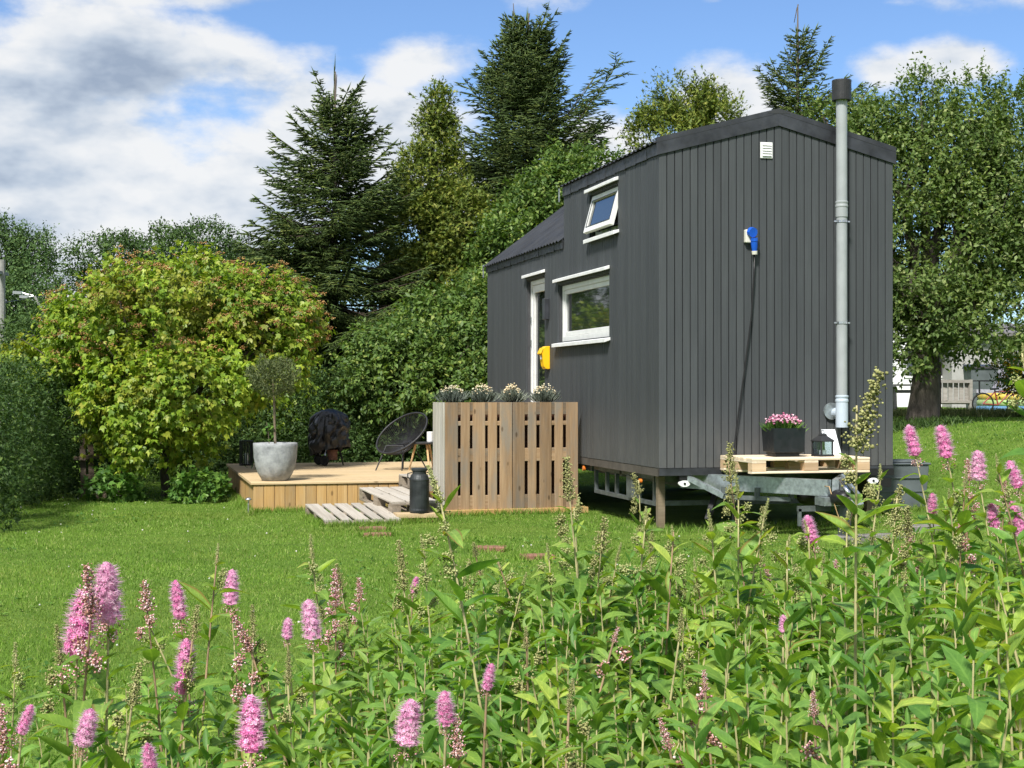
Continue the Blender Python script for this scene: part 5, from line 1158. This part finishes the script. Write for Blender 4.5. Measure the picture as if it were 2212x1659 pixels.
    MB().bar(P3(1934, Z - .25, z1 - .12), P3(1974, Z - .25, z1 - .12), .03, .06).build('apron', 'weathered', t)
    # dark metal post
    p = P3(2029, 28.0, gz(P3(2029, 28, 0))); t = thing('metal_post', p, 'thin rusty metal post standing before the slatted bench', 'post')
    MB().bar(p - up * .05, p + up * .95, .045, .045, (0, 1, 0)).build('shaft', 'rust', t); MB().box(p.x - .04, p.x + .04, p.y - .04, p.y + .04, p.z + .95, p.z + .97).build('cap', 'rust', t)
    # reclining chair with grey cushion
    Z = 33.0; p = P3(2152, Z, gz(P3(2152, Z, 0))); t = thing('deck_chair', p, 'black framed garden chair with a grey cushion behind the bicycle', 'chair')
    s0 = p + up * .42; k = MB()
    MB().hexa([s0 - rt_ * .05 + up * .0 - fw_ * .25, s0 + rt_ * .1 - fw_ * .25, s0 + rt_ * .1 + fw_ * .25, s0 - rt_ * .05 + fw_ * .25, s0 + rt_ * .17 - fw_ * .25 + up * .62, s0 + rt_ * .32 - fw_ * .25 + up * .62, s0 + rt_ * .32 + fw_ * .25 + up * .62, s0 + rt_ * .17 + fw_ * .25 + up * .62]).build('back_cushion', 'cushion_grey', t)
    MB().hexa([s0 - rt_ * .5 - fw_ * .25, s0 + rt_ * .05 - fw_ * .25, s0 + rt_ * .05 + fw_ * .25, s0 - rt_ * .5 + fw_ * .25] + [s0 - rt_ * .5 - fw_ * .25 + up * .08, s0 + rt_ * .05 - fw_ * .25 + up * .08, s0 + rt_ * .05 + fw_ * .25 + up * .08, s0 - rt_ * .5 + fw_ * .25 + up * .08]).build('seat_cushion', 'cushion_grey', t)
    for s in (-1, 1):
        MB().bar(s0 - rt_ * .5 + fw_ * .27 * s, s0 - rt_ * .42 + fw_ * .27 * s - up * .44, .03, .03).build('leg', 'black_plastic', t); MB().bar(s0 + rt_ * .1 + fw_ * .27 * s, s0 + rt_ * .18 + fw_ * .27 * s - up * .44, .03, .03).build('leg', 'black_plastic', t)
        MB().bar(s0 - rt_ * .5 + fw_ * .28 * s + up * .26, s0 + rt_ * .2 + fw_ * .28 * s + up * .26, .04, .025).build('armrest', 'black_plastic', t); MB().bar(s0 - rt_ * .45 + fw_ * .28 * s, s0 - rt_ * .45 + fw_ * .28 * s + up * .26, .025, .025, (0, 1, 0)).build('arm_post', 'black_plastic', t)
    # dark kettle-like grill / bin beside the bench
    p = P3(2118, 35.0, gz(P3(2118, 35, 0))); t = thing('waste_bin', p, 'dark grey upright bin between the bench and the garden chair', 'bin')
    MB().hexa([p - rt_ * .25 - fw_ * .25, p + rt_ * .25 - fw_ * .25, p + rt_ * .25 + fw_ * .25, p - rt_ * .25 + fw_ * .25, p - rt_ * .31 - fw_ * .3 + up * .95, p + rt_ * .31 - fw_ * .3 + up * .95, p + rt_ * .31 + fw_ * .3 + up * .95, p - rt_ * .31 + fw_ * .3 + up * .95]).build('body', 'box_grey', t)
    MB().hexa([p - rt_ * .33 - fw_ * .33 + up * .955, p + rt_ * .33 - fw_ * .33 + up * .955, p + rt_ * .33 + fw_ * .33 + up * .955, p - rt_ * .33 + fw_ * .33 + up * .955, p - rt_ * .3 - fw_ * .3 + up * 1.02, p + rt_ * .3 - fw_ * .3 + up * 1.02, p + rt_ * .3 + fw_ * .3 + up * 1.06, p - rt_ * .3 + fw_ * .3 + up * 1.06]).build('lid', 'black_plastic', t)
    # child's bicycle
    Z = 29.5; p = P3(2160, Z, gz(P3(2160, Z, 0))); t = thing('bicycle', p, 'small black bicycle standing before the colourful toys at right', 'bicycle')
    c0 = p - rt_ * .33 + up * .22; c1 = p + rt_ * .33 + up * .22
    for c in (c0, c1):
        Mx = Matrix.Translation(c) @ Matrix.Rotation(-YAW, 4, 'Z'); w = MB().torus((0, 0, 0), .20, .016, 'y', 28, 6); w.v = [tuple(Mx @ Vector(v)) for v in w.v]; wo = w.build('wheel', 'rubber', t, smooth=True)
        s = MB()
        for i in range(8): an = i * math.pi / 8; d = rt_ * math.cos(an) + up * math.sin(an); s.bar(c - d * .19, c + d * .19, .004, .004, fw_)
        tag(s.build('spokes', 'steel', wo), kind='stuff')
    f = MB(); bb = p - rt_ * .04 + up * .2; st = p - rt_ * .1 + up * .45; hd = p + rt_ * .22 + up * .46
    for u, v in ((bb, st), (st, hd), (bb, hd), (c0, st), (c0, bb), (hd, c1)): f.tube([u, v], .014, 6)
    f.build('frame', 'toy_red', t); MB().bar(st + up * .05 - rt_ * .08, st + up * .06 + rt_ * .07, .1, .035).bar(st, st + up * .05, .02, .02, (0, 1, 0)).build('saddle', 'black_plastic', t)
    MB().tube([hd, hd + up * .12, hd + up * .13 - fw_ * .2 - rt_ * .05], .011, 6).tube([hd + up * .12, hd + up * .13 + fw_ * .2 - rt_ * .05], .011, 6).build('handlebar', 'black_plastic', t)
    # colourful inflatable pool
    Z = 31.0; p = P3(2185, Z, gz(P3(2185, Z, 0))); t = thing('paddling_pool', p, 'colourful yellow green and blue inflatable pool behind the bicycle', 'paddling pool')
    for k, (z, mt) in enumerate(((.09, 'toy_blue'), (.22, 'toy_green'), (.34, 'toy_yellow'))): MB().torus(p + up * z, .62 - .02 * k, .085, 'z', 32, 10).build('ring', mt, t, smooth=True)
    MB().lathe([(.0, .03), (.6, .03)], 24, p).build('pool_floor', 'toy_blue', t)
    # yellow flowering shrub at the right edge, rough weeds along the boundary
    p = on_ground(at(2215, 840, 27)); t, P, D = broadleaf('yellow_shrub', 'leafy shrub with yellow flowers at the right edge', 'shrub', p, [(at(2215, 790, 27), (.5, .5, .45)), (at(2200, 820, 27), (.35, .4, .3)), (at(2235, 750, 27), (.5, .5, .4))], 'low_leaf', 420, 9, .07, 61, trunk_r=0, twig=.22, inner=.4, upness=.5)
    g = np.random.default_rng(62); Q = P[g.uniform(size=len(P)) < .45]; Q = (Q[:, None] + g.normal(0, .035, (len(Q), 6, 3))).reshape(-1, 3); V, F = beads(Q, g.uniform(.016, .03, len(Q))); tag(link('blossom', mesh_np('blossom', V, F), 'yellow_flower', t), kind='stuff')
    n = 5200; X = g.uniform(1900, 2240, n); Zs = g.uniform(27.2, 28.6, n); Pw = np.array([tuple(on_ground(cw((x - HX) / FPX * z, z))) for x, z in zip(X, Zs)])
    A = g.normal(size=(n, 3)) * .35; A[:, 2] = 1; V, F = scatter(*T_LEAF, Pw, A, g.normal(size=(n, 3)), g.uniform(.05, .20, n), g.uniform(.015, .04, n))
    tag(link('rough_grass', mesh_np('rough_grass', V, F), 'weed_leaf'), 'rough unmown grass strip in front of the bench and toys', 'grass', kind='stuff')
    p = on_ground(cw((1990 - HX) / FPX * 23.6, 23.6)); n = 1500; Pw = np.array(p) + np.stack([g.normal(0, .33, n), g.normal(0, .25, n), np.zeros(n)], 1); Pw[:, 2] = ground_h(Pw[:, 0], Pw[:, 1])
    A = g.normal(size=(n, 3)) * .6; A[:, 2] = 1; V, F = scatter(*T_LEAF, Pw, A, g.normal(size=(n, 3)), g.uniform(.05, .18, n), g.uniform(.03, .06, n)); tag(link('ground_ivy', mesh_np('ground_ivy', V, F), 'hedge_leaf'), 'dark leafy growth round the foot of the pear trunk', 'ground cover', kind='stuff')
    # small flowering bed with pale planks at the far right? (kept low)  -- rotten fence piece under the shrub
    Z = 19.9; p = P3(200, Z, 0); t = thing('broken_fence', p, 'rotten grey brown fence remains leaning under the large shrub', 'fence')
    for i, (px, ztop) in enumerate(((182, .82), (200, .70), (215, .3), (262, .36), (225, .3))): MB().bar(P3(px, Z, -.03), P3(px - 4, Z + .05, ztop), .07, .03, (0, 1, 0)).build('post', 'rotten', t)
    MB().bar(P3(160, Z - .06, .52), P3(235, Z - .02, .56), .05, .05).build('rail', 'rotten', t); MB().bar(P3(185, Z - .06, .29), P3(270, Z - .06, .27), .05, .05).build('rail', 'rotten', t)
    # far left: pole with wires, street lamp, distant roof
    Z = 46.0; p = P3(4, Z, 0); t = thing('utility_pole', p, 'grey wooden utility pole with wires at the left edge', 'utility pole')
    MB().tube([p, p + up * 5.3], [.13, .10], 10).build('pole', 'pole_grey', t); MB().bar(p + up * 4.9 - fw_ * .5, p + up * 4.9 + fw_ * .5, .1, .1).build('crossarm', 'pole_grey', t)
    for k, (z, dz) in enumerate(((4.0, .75), (3.35, .75), (2.75, .75))):
        a = p + up * z; b = P3(190, 60, z + dz + .9); MB().tube([a, a.lerp(b, .5) - up * .12, b], .014, 4).build('wire', 'cap_black', t)
    Z = 50.0; p = P3(92, Z, 0); t = thing('street_lamp', p, 'grey street lamp with two thin arms before the distant trees', 'street lamp')
    top = P3(75, Z, EYE + (HY - 640) / FPX * Z); MB().tube([p, Vector((p.x, p.y, top.z - .5)), top], [.06, .05, .04], 8).build('pole', 'pole_grey', t)
    for px0, px1, py in ((72, 30, 632), (72, 44, 641)):
        a = top; b = P3(px1, Z, EYE + (HY - py) / FPX * Z); hl = P3(px1 + 18, Z, EYE + (HY - py - 1) / FPX * Z); MB().tube([a, hl], .025, 6).build('arm', 'steel', t); MB().bar(b, hl, .22, .09).build('lamp_head', 'steel', t)
    Z = 72.0; a = P3(-40, Z, 0); b = P3(42, Z, 0); t = thing('distant_house', a, 'distant house roof just visible at the left edge', 'house'); z1 = EYE + (HY - 680) / FPX * Z; z2 = EYE + (HY - 664) / FPX * Z
    MB().hexa([a, b, b + fw_ * 5, a + fw_ * 5, a + up * z1, b + up * z1, b + fw_ * 5 + up * z1, a + fw_ * 5 + up * z1]).build('wall', 'house_white', t)
    MB().add([a - fw_ * .3 + up * z1, b - fw_ * .3 + rt_ * .4 + up * z1, b + fw_ * 5.3 + rt_ * .4 + up * z1, a + fw_ * 5.3 + up * z1, a + fw_ * 2.5 + up * (z2 + .3), b + fw_ * 2.5 + up * (z2 + .3)], [(0, 1, 5, 4), (2, 3, 4, 5), (0, 4, 3), (1, 2, 5), (3, 2, 1, 0)]).build('roof', 'old_roof', t)
build_background()

# ------------------------------------------------------------------ foreground spiraea thicket
def leaf_grid(nseg, curve, fold, wmax, g=None, wob=0.0):
    tv = []; tf = []
    for i in range(nseg + 1):
        t = i / nseg; w = wmax * (math.sin(math.pi * min(1, t ** .82 * .97 + .02)) ** .75) if 0 < i < nseg else (.012 if i == 0 else .004)
        z = -curve * t * t + .06 * t; y = t * (1 - .12 * curve * t)
        ww = wob * math.sin(t * 9)
        tv += [(-w, y, z + fold * w + ww * w), (0, y, z), (w, y, z + fold * w - ww * w)]
    for i in range(nseg):
        a = i * 3; tf += [(a, a + 1, a + 4, a + 3), (a + 1, a + 2, a + 5, a + 4)]
    return np.array(tv, float), np.array(tf)
def leaf_uv(nseg): return np.array([(u, i / nseg) for i in range(nseg + 1) for u in (0, .5, 1)], float)
LEAF_T = [leaf_grid(7, c, f, w, wob=wb) for c, f, w, wb in ((.25, .5, .175, .1), (.6, .35, .20, .2), (.05, .6, .165, .1), (.9, .25, .185, .3), (.35, .15, .22, .15), (-.1, .8, .155, .1))]
def build_thicket():
    g = np.random.default_rng(101)
    MLEAF = {}
    for i, (tv, tf) in enumerate(LEAF_T):
        for mt in ('spiraea_mature', 'spiraea_mid', 'spiraea_young'):
            me = mesh_np('leaf', tv, tf, True, leaf_uv(7)); me.materials.append(MATS[mt]); MLEAF[i, mt] = me
    # ---- spikes (shared), built with the foot at the origin, growing up z
    def spike_pts(L, r, n, taper=.7):
        z = g.uniform(0, 1, n) ** .9 * L; th = g.uniform(0, 2 * math.pi, n); rr = r * np.sqrt(np.clip(1 - (z / L) ** 4.5, .02, 1)) * (1 - (1 - taper) * z / L * .5)
        rr = rr * (.88 + .12 * np.sin(z / L * 30 + th * 1.0)); d = np.stack([np.cos(th), np.sin(th), np.full(n, .25)], 1)
        return np.stack([rr * np.cos(th), rr * np.sin(th), z], 1), nrm(d)
    T_STAR = (np.array([(0, 0, 0)] + [(math.cos(k * 1.2566 + o) * q, math.sin(k * 1.2566 + o) * q, .25) for k in range(5) for o, q in ((-.42, .75), (.0, 1.0), (.42, .75))], float),
              np.array([f for k in range(5) for f in ((0, 1 + 3 * k, 2 + 3 * k), (0, 2 + 3 * k, 3 + 3 * k))]))
    PINK = []
    for k in range(5):
        L = .10; r = (.0165, .0185, .0155, .019, .0175)[k]; Pp, d = spike_pts(L, r, 420)
        V, F = scatter(*T_STAR, Pp * np.array([1, 1, 1]), np.cross(d, g.normal(size=d.shape)), d, np.full(len(Pp), .0046) * g.uniform(.7, 1.15, len(Pp)))
        core = MB().tube([(0, 0, -.004), (0, 0, L * .5), (0, 0, L * .97)], [r * .62, r * .6, r * .15], 8).mesh('c'); cv = np.array([v.co for v in core.vertices]); 
        cf = np.array([tuple(p.vertices) for p in core.polygons if len(p.vertices) == 4]); cf = np.concatenate([cf[:, :3], cf[:, [0, 2, 3]]])
        V2 = np.concatenate([V, cv]); F2 = np.concatenate([F, cf + len(V)])
        fl = mesh_np('flower_spike', V2, F2); fl.materials.append(MATS['petal_pale' if k in (1, 3) else 'petal'])
        Ps, ds = spike_pts(L * 1.01, r * 1.0, 900); ds = nrm(ds + g.normal(0, .35, ds.shape)); V, F = scatter(*T_BLADE, Ps * .96, ds, g.normal(size=ds.shape), g.uniform(.008, .017, len(Ps)), np.full(len(Ps), .0012))
        sm = mesh_np('stamens', V, F); sm.materials.append(MATS['stamen'])
        # small budded side clusters below
        bp = []
        for j in range(5):
            a = j * 2.4; o = np.array([math.cos(a) * .016, math.sin(a) * .016, -.012 - .006 * j]); bp.append(o + g.normal(0, .0055, (16, 3)))
        V, F = beads(np.concatenate(bp), g.uniform(.0014, .0026, 80)); bm = mesh_np('bud_cluster', V, F); bm.materials.append(MATS['bud_pink']); PINK.append((fl, sm, bm))
    def bud_spike(mat, L, kind):
        pts = []; rad = []
        nr = int(L / .0062)
        for i in range(nr):
            f = i / nr; z = L * f; reach = (.0135 * (1 - f) ** .8 + .004) * (1.0 if kind != 'green' else .75) * (.75 + .5 * (i % 3 == 0)); m_ = 6 if f < .8 else 5
            for j in range(m_):
                a = i * 2.399 + j * 2 * math.pi / m_; dd = np.array([math.cos(a), math.sin(a), .55]); nn = max(3, int(reach / .0024))
                for q in range(nn):
                    s = (q + 1) / nn * reach; pts.append(np.array([0, 0, z]) + dd * s + g.normal(0, .0016, 3)); rad.append(g.uniform(.0015, .0029) * (1.15 if kind == 'green' else 1))
        V, F = beads(np.array(pts), np.array(rad)); me = mesh_np('bud_spike', V, F); me.materials.append(MATS[mat]); return me
    BUDS = {'pink': [bud_spike('bud_pink', l, 'pink') for l in (.085, .10, .075)], 'olive': [bud_spike('bud_olive', l, 'olive') for l in (.10, .13, .085)], 'green': [bud_spike('bud_green', l, 'green') for l in (.10, .12)]}
    def side_buds(mat, n=80):
        V, F = beads(g.normal(0, .0052, (n, 3)) * np.array([1, 1, 1.4]), g.uniform(.0016, .0030, n)); me = mesh_np('bud_cluster', V, F); me.materials.append(MATS[mat]); return me
    SIDE = {'pink': side_buds('bud_pink'), 'olive': side_buds('bud_olive'), 'green': side_buds('bud_green')}
    def put(me, name, parent, loc, rot, s):
        o = bpy.data.objects.new(name, me); col.objects.link(o); o.parent = parent; o.location = loc; o.rotation_euler = rot; o.scale = (s, s, s); return o
    def frame(A, N):
        A = A.normalized(); B = A.cross(N).normalized(); return Matrix((B, A, B.cross(A))).transposed()
    def shoot(tip, kind, slen, label, group, leafy_=1.0, lean=None, spike_px=None):
        """one stem from the ground to the tip, leaves up its length, a spike at its end"""
        tip = Vector(tip); ln = lean if lean is not None else Vector((g.normal(0, .10), g.normal(0, .08), 0))
        base = Vector((tip.x - ln.x, tip.y - ln.y, 0)); base.z = gz(base) - .01
        t = thing({'pink': 'flowering_shoot', 'bud': 'budding_shoot', 'olive': 'faded_shoot', 'green': 'green_shoot'}[kind], base, label, 'plant', group)
        foot = tip - Vector((0, 0, slen * .95)) - ln * .04; H = foot.z - base.z
        def pos(f): return base + Vector((ln.x * f ** 1.6, ln.y * f ** 1.6, H * f)) - Vector((ln.x * .04, ln.y * .04, 0)) * f
        pts = [pos(i / 8) - base for i in range(9)]; top_dir = (pos(1) - pos(.93)).normalized()
        st = MB().tube(pts + [pts[-1] + top_dir * slen * .5], [.0048 - .0032 * i / 9 for i in range(10)], 7)
        link('stem', st.mesh('stem', True), 'shoot_stem' if kind != 'bud' and g.uniform() < .75 else 'shoot_stem_brown', t, False)
        q = (top_dir + Vector(g.normal(0, .10, 3))).to_track_quat('Z', 'Y').to_euler(); q.rotate_axis('Z', g.uniform(0, 6))
        fp = pts[-1]
        if kind == 'pink':
            fl, sm, bm = PINK[int(g.integers(0, 5))]; s = slen / .10; o = put(fl, 'flower_spike', t, fp, q, s); wd = s * g.uniform(1.02, 1.32); o.scale = (wd, wd, s); put(sm, 'stamens', o, (0, 0, 0), (0, 0, 0), 1); put(bm, 'bud_cluster', t, fp, q, s)
        else:
            key = {'bud': 'pink', 'olive': 'olive', 'green': 'green'}[kind]; me = BUDS[key][int(g.integers(0, len(BUDS[key])))]; L0 = {'pink': .085, 'olive': .105, 'green': .11}[key]; put(me, 'bud_spike', t, fp, q, slen / L0)
            for j in range(int(g.integers(2, 6))):
                a = g.uniform(0, 6.28); o = fp + Vector((math.cos(a) * .022, math.sin(a) * .022, -.02 - .028 * j)); put(SIDE[key], 'bud_cluster', t, o, (g.uniform(-.5, .5), g.uniform(-.5, .5), a), g.uniform(.8, 1.3))
        # leaves, spiralling down from under the spike
        n = int((13 if kind != 'green' else 16) * leafy_); ph = g.uniform(0, 6); z = H - .012 - (.02 if kind != 'green' else -.01)
        for i in range(n):
            f = max(.05, z / H); p = pos(f) - base; a = ph + i * 2.399; el = .75 - .05 * i + g.normal(0, .15)
            A = Vector((math.cos(a) * math.cos(el), math.sin(a) * math.cos(el), math.sin(el))); N = Vector((-math.cos(a) * math.sin(el), -math.sin(a) * math.sin(el), math.cos(el))) + Vector(g.normal(0, .25, 3))
            Ls = (.034 + .046 * min(1, i / 4.0)) * g.uniform(.8, 1.3)
            if kind == 'green': Ls *= 1.15
            mt = 'spiraea_young' if (i < 3 and kind == 'green') else ('spiraea_mid' if (i < 6 or g.uniform() < .25) else 'spiraea_mature')
            o = bpy.data.objects.new('leaf', MLEAF[int(g.integers(0, 6)), mt]); col.objects.link(o); o.parent = t; o.location = p; o.rotation_euler = frame(A, N).to_euler(); o.scale = (Ls, Ls, Ls)
            z -= g.uniform(.016, .036)
        return t
    SPK = []
    def depth(py, Z, px, ln):
        if py > 1470: Z = min(Z, 2.2)
        elif py > 1390: Z = min(Z, 2.5)
        elif py > 1290: Z = min(Z, 2.9)
        SPK.append((px, py + ln * .9, Z)); return Z
    # ---- the shoots one can tell apart: (px, py of the tip, length of the spike in px)
    pink = [(236, 1220, 128), (168, 1280, 140), (388, 1258, 80), (498, 1235, 72), (676, 1300, 82), (396, 1388, 112), (548, 1510, 115), (186, 1535, 78), (51, 1523, 62), (326, 1606, 80), (883, 1517, 95), (966, 1494, 72), (1053, 1434, 55),
            (1972, 921, 64), (2041, 922, 68), (2110, 977, 62), (2196, 996, 58), (2011, 1066, 46), (2144, 1090, 50), (2205, 1084, 76), (1753, 1116, 58), (1690, 1330, 36), (893, 1246, 36), (618, 1338, 44)]
    words = ['first', 'second', 'third', 'fourth', 'fifth', 'sixth', 'seventh', 'eighth', 'ninth', 'tenth', 'eleventh', 'twelfth', 'thirteenth', 'fourteenth', 'fifteenth', 'sixteenth', 'seventeenth', 'eighteenth', 'nineteenth', 'twentieth',
             'twenty first', 'twenty second', 'twenty third', 'twenty fourth', 'twenty fifth', 'twenty sixth', 'twenty seventh', 'twenty eighth', 'twenty ninth', 'thirtieth', 'thirty first', 'thirty second']
    for i, (px, py, ln) in enumerate(sorted(pink)):
        Z = depth(py, max(2.75, min(4.4, .105 * FPX / ln)), px, ln); sl = ln / FPX * Z
        side = 'left of the deck steps' if px < 700 else ('below the pallet screen' if px < 1300 else 'right of the trailer coupling')
        shoot(at(px, py, Z), 'pink', sl, 'fluffy pink flower spike, %s pink one from the left, %s' % (words[i], side), 'pink spiraea spikes', lean=Vector((-.13 if px > 1900 else g.normal(0, .05), g.normal(0, .05), 0)))
    bud = [(200, 1230, 110), (316, 1244, 80), (533, 1330, 80), (725, 1244, 70), (780, 1250, 55), (988, 1560, 80), (1332, 1352, 36), (1660, 1218, 40), (1803, 1205, 44), (1520, 1448, 46), (2078, 1122, 70), (10, 1540, 90), (2095, 985, 56), (1965, 1130, 48), (1440, 1560, 60), (2172, 1040, 40), (1755, 1500, 50)]
    for i, (px, py, ln) in enumerate(sorted(bud)):
        Z = depth(py, max(2.7, min(4.6, .085 * FPX / ln)), px, ln * .7); sl = ln / FPX * Z
        shoot(at(px, py, Z), 'bud', sl, 'unopened rosy brown bud spike, %s rosy one from the left in the thicket' % words[i], 'rosy budding spikes')
    olive = [(735, 1205, 70), (1300, 1100, 100), (1935, 1030, 100), (1962, 1075, 90), (1880, 1140, 70), (130, 1368, 75), (548, 1322, 60), (700, 1290, 60), (1405, 1160, 60), (870, 1190, 90), (1025, 1160, 45), (1137, 1352, 50), (420, 1305, 80), (1228, 985, 100), (1575, 955, 90),
             (1380, 1010, 60), (1850, 790, 190), (1640, 1110, 70), (2090, 1260, 60), (1985, 1180, 70), (1470, 1330, 60), (1230, 1480, 60), (290, 1430, 100), (2180, 1220, 60), (620, 1420, 60), (1560, 1250, 50)]
    for i, (px, py, ln) in enumerate(sorted(olive)):
        Z = depth(py, max(2.7, min(4.6, .11 * FPX / ln)), px, ln * .5); sl = ln / FPX * Z
        shoot(at(px, py, Z), 'olive', sl, 'tan green knobbly seed spike on a leafy stem, %s tan one from the left' % words[i], 'tan seed spikes')
    green = [(470, 1178, 45), (672, 1160, 50), (945, 1010, 80), (35, 1384, 60), (1395, 1100, 50), (915, 1160, 50), (1595, 1030, 50), (1240, 1070, 60), (1780, 1190, 40), (2205, 745, 40), (1700, 1150, 40), (318, 1330, 30), (1000, 1220, 50), (1130, 1240, 40), (2050, 1060, 40), (1500, 1210, 40), (1185, 1170, 40), (1335, 1175, 40), (1455, 1130, 40), (1535, 1105, 45), (1655, 1080, 40), (1830, 1085, 40), (1905, 1000, 40), (2150, 985, 40), (2085, 1015, 40), (1075, 1195, 40), (1290, 1150, 40), (1745, 1120, 40)]
    for i, (px, py, ln) in enumerate(sorted(green)):
        Z = max(2.6, min(3.8, .085 * FPX / ln)) if ln < 70 else 3.0; sl = ln / FPX * Z
        shoot(at(px, py, Z), 'green', sl, 'tall leafy shoot with a pale green young tip, %s of these from the left' % words[i], 'tall green shoots', 1.25)
    # ---- leafy filler shoots: stem, foliage
    VAR = []
    for k in range(12):
        P = []; A = []; N = []; L = []; H = 1.0; tops = []; stm = MB()
        for b in range(3 if k % 3 else 4):
            z1 = H - (0 if b == 0 else g.uniform(.05, .32)); off = Vector((0, 0, 0)) if b == 0 else Vector((g.normal(0, .09), g.normal(0, .09), 0)); z0 = .0 if b == 0 else z1 - g.uniform(.25, .4)
            stm.tube([Vector((0, 0, z0)), Vector((off.x * .6, off.y * .6, (z0 + z1) / 2)), Vector((off.x, off.y, z1 - .01))], [.0045 if b == 0 else .003, .003, .0014], 5)
            z = z1; ph = g.uniform(0, 6); i = 0
            while z > max(.32, z0 if b else .3) and i < 34:
                f = (z - z0) / (z1 - z0); p = np.array([off.x * f, off.y * f, z]); a = ph + i * 2.399; el = 1.05 - .085 * min(i, 10) + g.normal(0, .18)
                P.append(p); A.append((math.cos(a) * math.cos(el), math.sin(a) * math.cos(el), math.sin(el))); N.append(np.array((-math.cos(a) * math.sin(el), -math.sin(a) * math.sin(el), math.cos(el))) + g.normal(0, .3, 3)); L.append((.032 + .044 * min(1, i / 4)) * g.uniform(.75, 1.3)); z -= g.uniform(.012, .028); i += 1
        P, A, N, L = map(np.array, (P, A, N, L)); kk = g.integers(0, len(LEAF_T), len(P)); VV = []; FF = []; off_ = 0
        for q in range(len(LEAF_T)):
            s = kk == q
            if s.any():
                V, F = scatter(*leaf_grid(4, *((.25, .5, .175), (.6, .35, .20), (.05, .6, .165), (.9, .25, .185), (.35, .15, .22), (-.1, .8, .155))[q]), P[s], A[s], N[s], L[s]); VV.append(V); FF.append(F + off_); off_ += len(V)
        VV = np.concatenate(VV); me = mesh_np('foliage', VV, np.concatenate(FF), True, np.tile(leaf_uv(4), (len(VV) // 15, 1))); me.materials.append(MATS[('spiraea_mature', 'spiraea_mid', 'spiraea_young', 'spiraea_mid', 'spiraea_mature', 'spiraea_mid')[k % 6]]); sm = stm.mesh('stem'); sm.materials.append(MATS['shoot_stem']); VAR.append((me, sm))
    prof_x = [-60, 60, 200, 350, 500, 650, 800, 950, 1100, 1300, 1500, 1650, 1800, 1950, 2100, 2280]; prof_y = [1530, 1500, 1440, 1420, 1400, 1360, 1310, 1240, 1225, 1210, 1200, 1205, 1185, 1130, 1070, 1045]
    cnt = 0
    for row, (Z, npx, dy) in enumerate(((2.15, 24, 370), (2.35, 28, 300), (2.6, 33, 230), (2.9, 38, 165), (3.2, 40, 108), (3.55, 44, 62), (3.95, 44, 25), (4.4, 44, 3), (4.8, 44, 0))):
        for i in range(npx):
            px = -80 + (i + g.uniform(.1, .9)) * 2380 / npx
            if px < 700 and g.uniform() < (.05, .10, .12, .18, .30, .45, .65, .8, .9)[row]: continue
            zz = Z + g.uniform(-.2, .2); py = float(np.interp(px, prof_x, prof_y)) + dy * (1.0 if px > 600 else .8) + abs(g.normal(0, 45)) - 12
            for sx, sy, sz in SPK:
                if sz > zz - .05 and abs(sx - px) < 46 * 3.2 / zz: py = max(py, sy + 15)
            tip = at(px, py, zz); h = tip.z - gz(tip)
            vi = int(g.integers(0, 12)); lab = '%s flowerless stem %s the thicket %s' % (('dark green', 'mid green', 'yellow green', 'mid green', 'dark green', 'mid green')[vi % 6], 'at the front of' if row < 3 else ('in the middle of' if row < 5 else 'at the back of'), 'below the shrub' if px < 600 else ('below the pallet screen' if px < 1300 else ('below the trailer' if px < 1800 else 'at the right edge')))
            t = thing('leafy_shoot', Vector((tip.x, tip.y, gz(tip))), lab, 'plant', lab, rz=float(g.uniform(0, 6.28)))
            t.rotation_euler[0] = g.normal(0, .07); t.rotation_euler[1] = g.normal(0, .07); s = h; me, sm = VAR[vi]
            s = max(.7, min(1.45, s)); t.location.z += h - s
            for mm, nm in ((sm, 'stem'), (me, 'foliage')):
                o = bpy.data.objects.new(nm, mm); col.objects.link(o); o.parent = t; o.scale = (s, s, s)
                if nm == 'foliage': o['kind'] = 'stuff'
            cnt += 1
build_thicket()
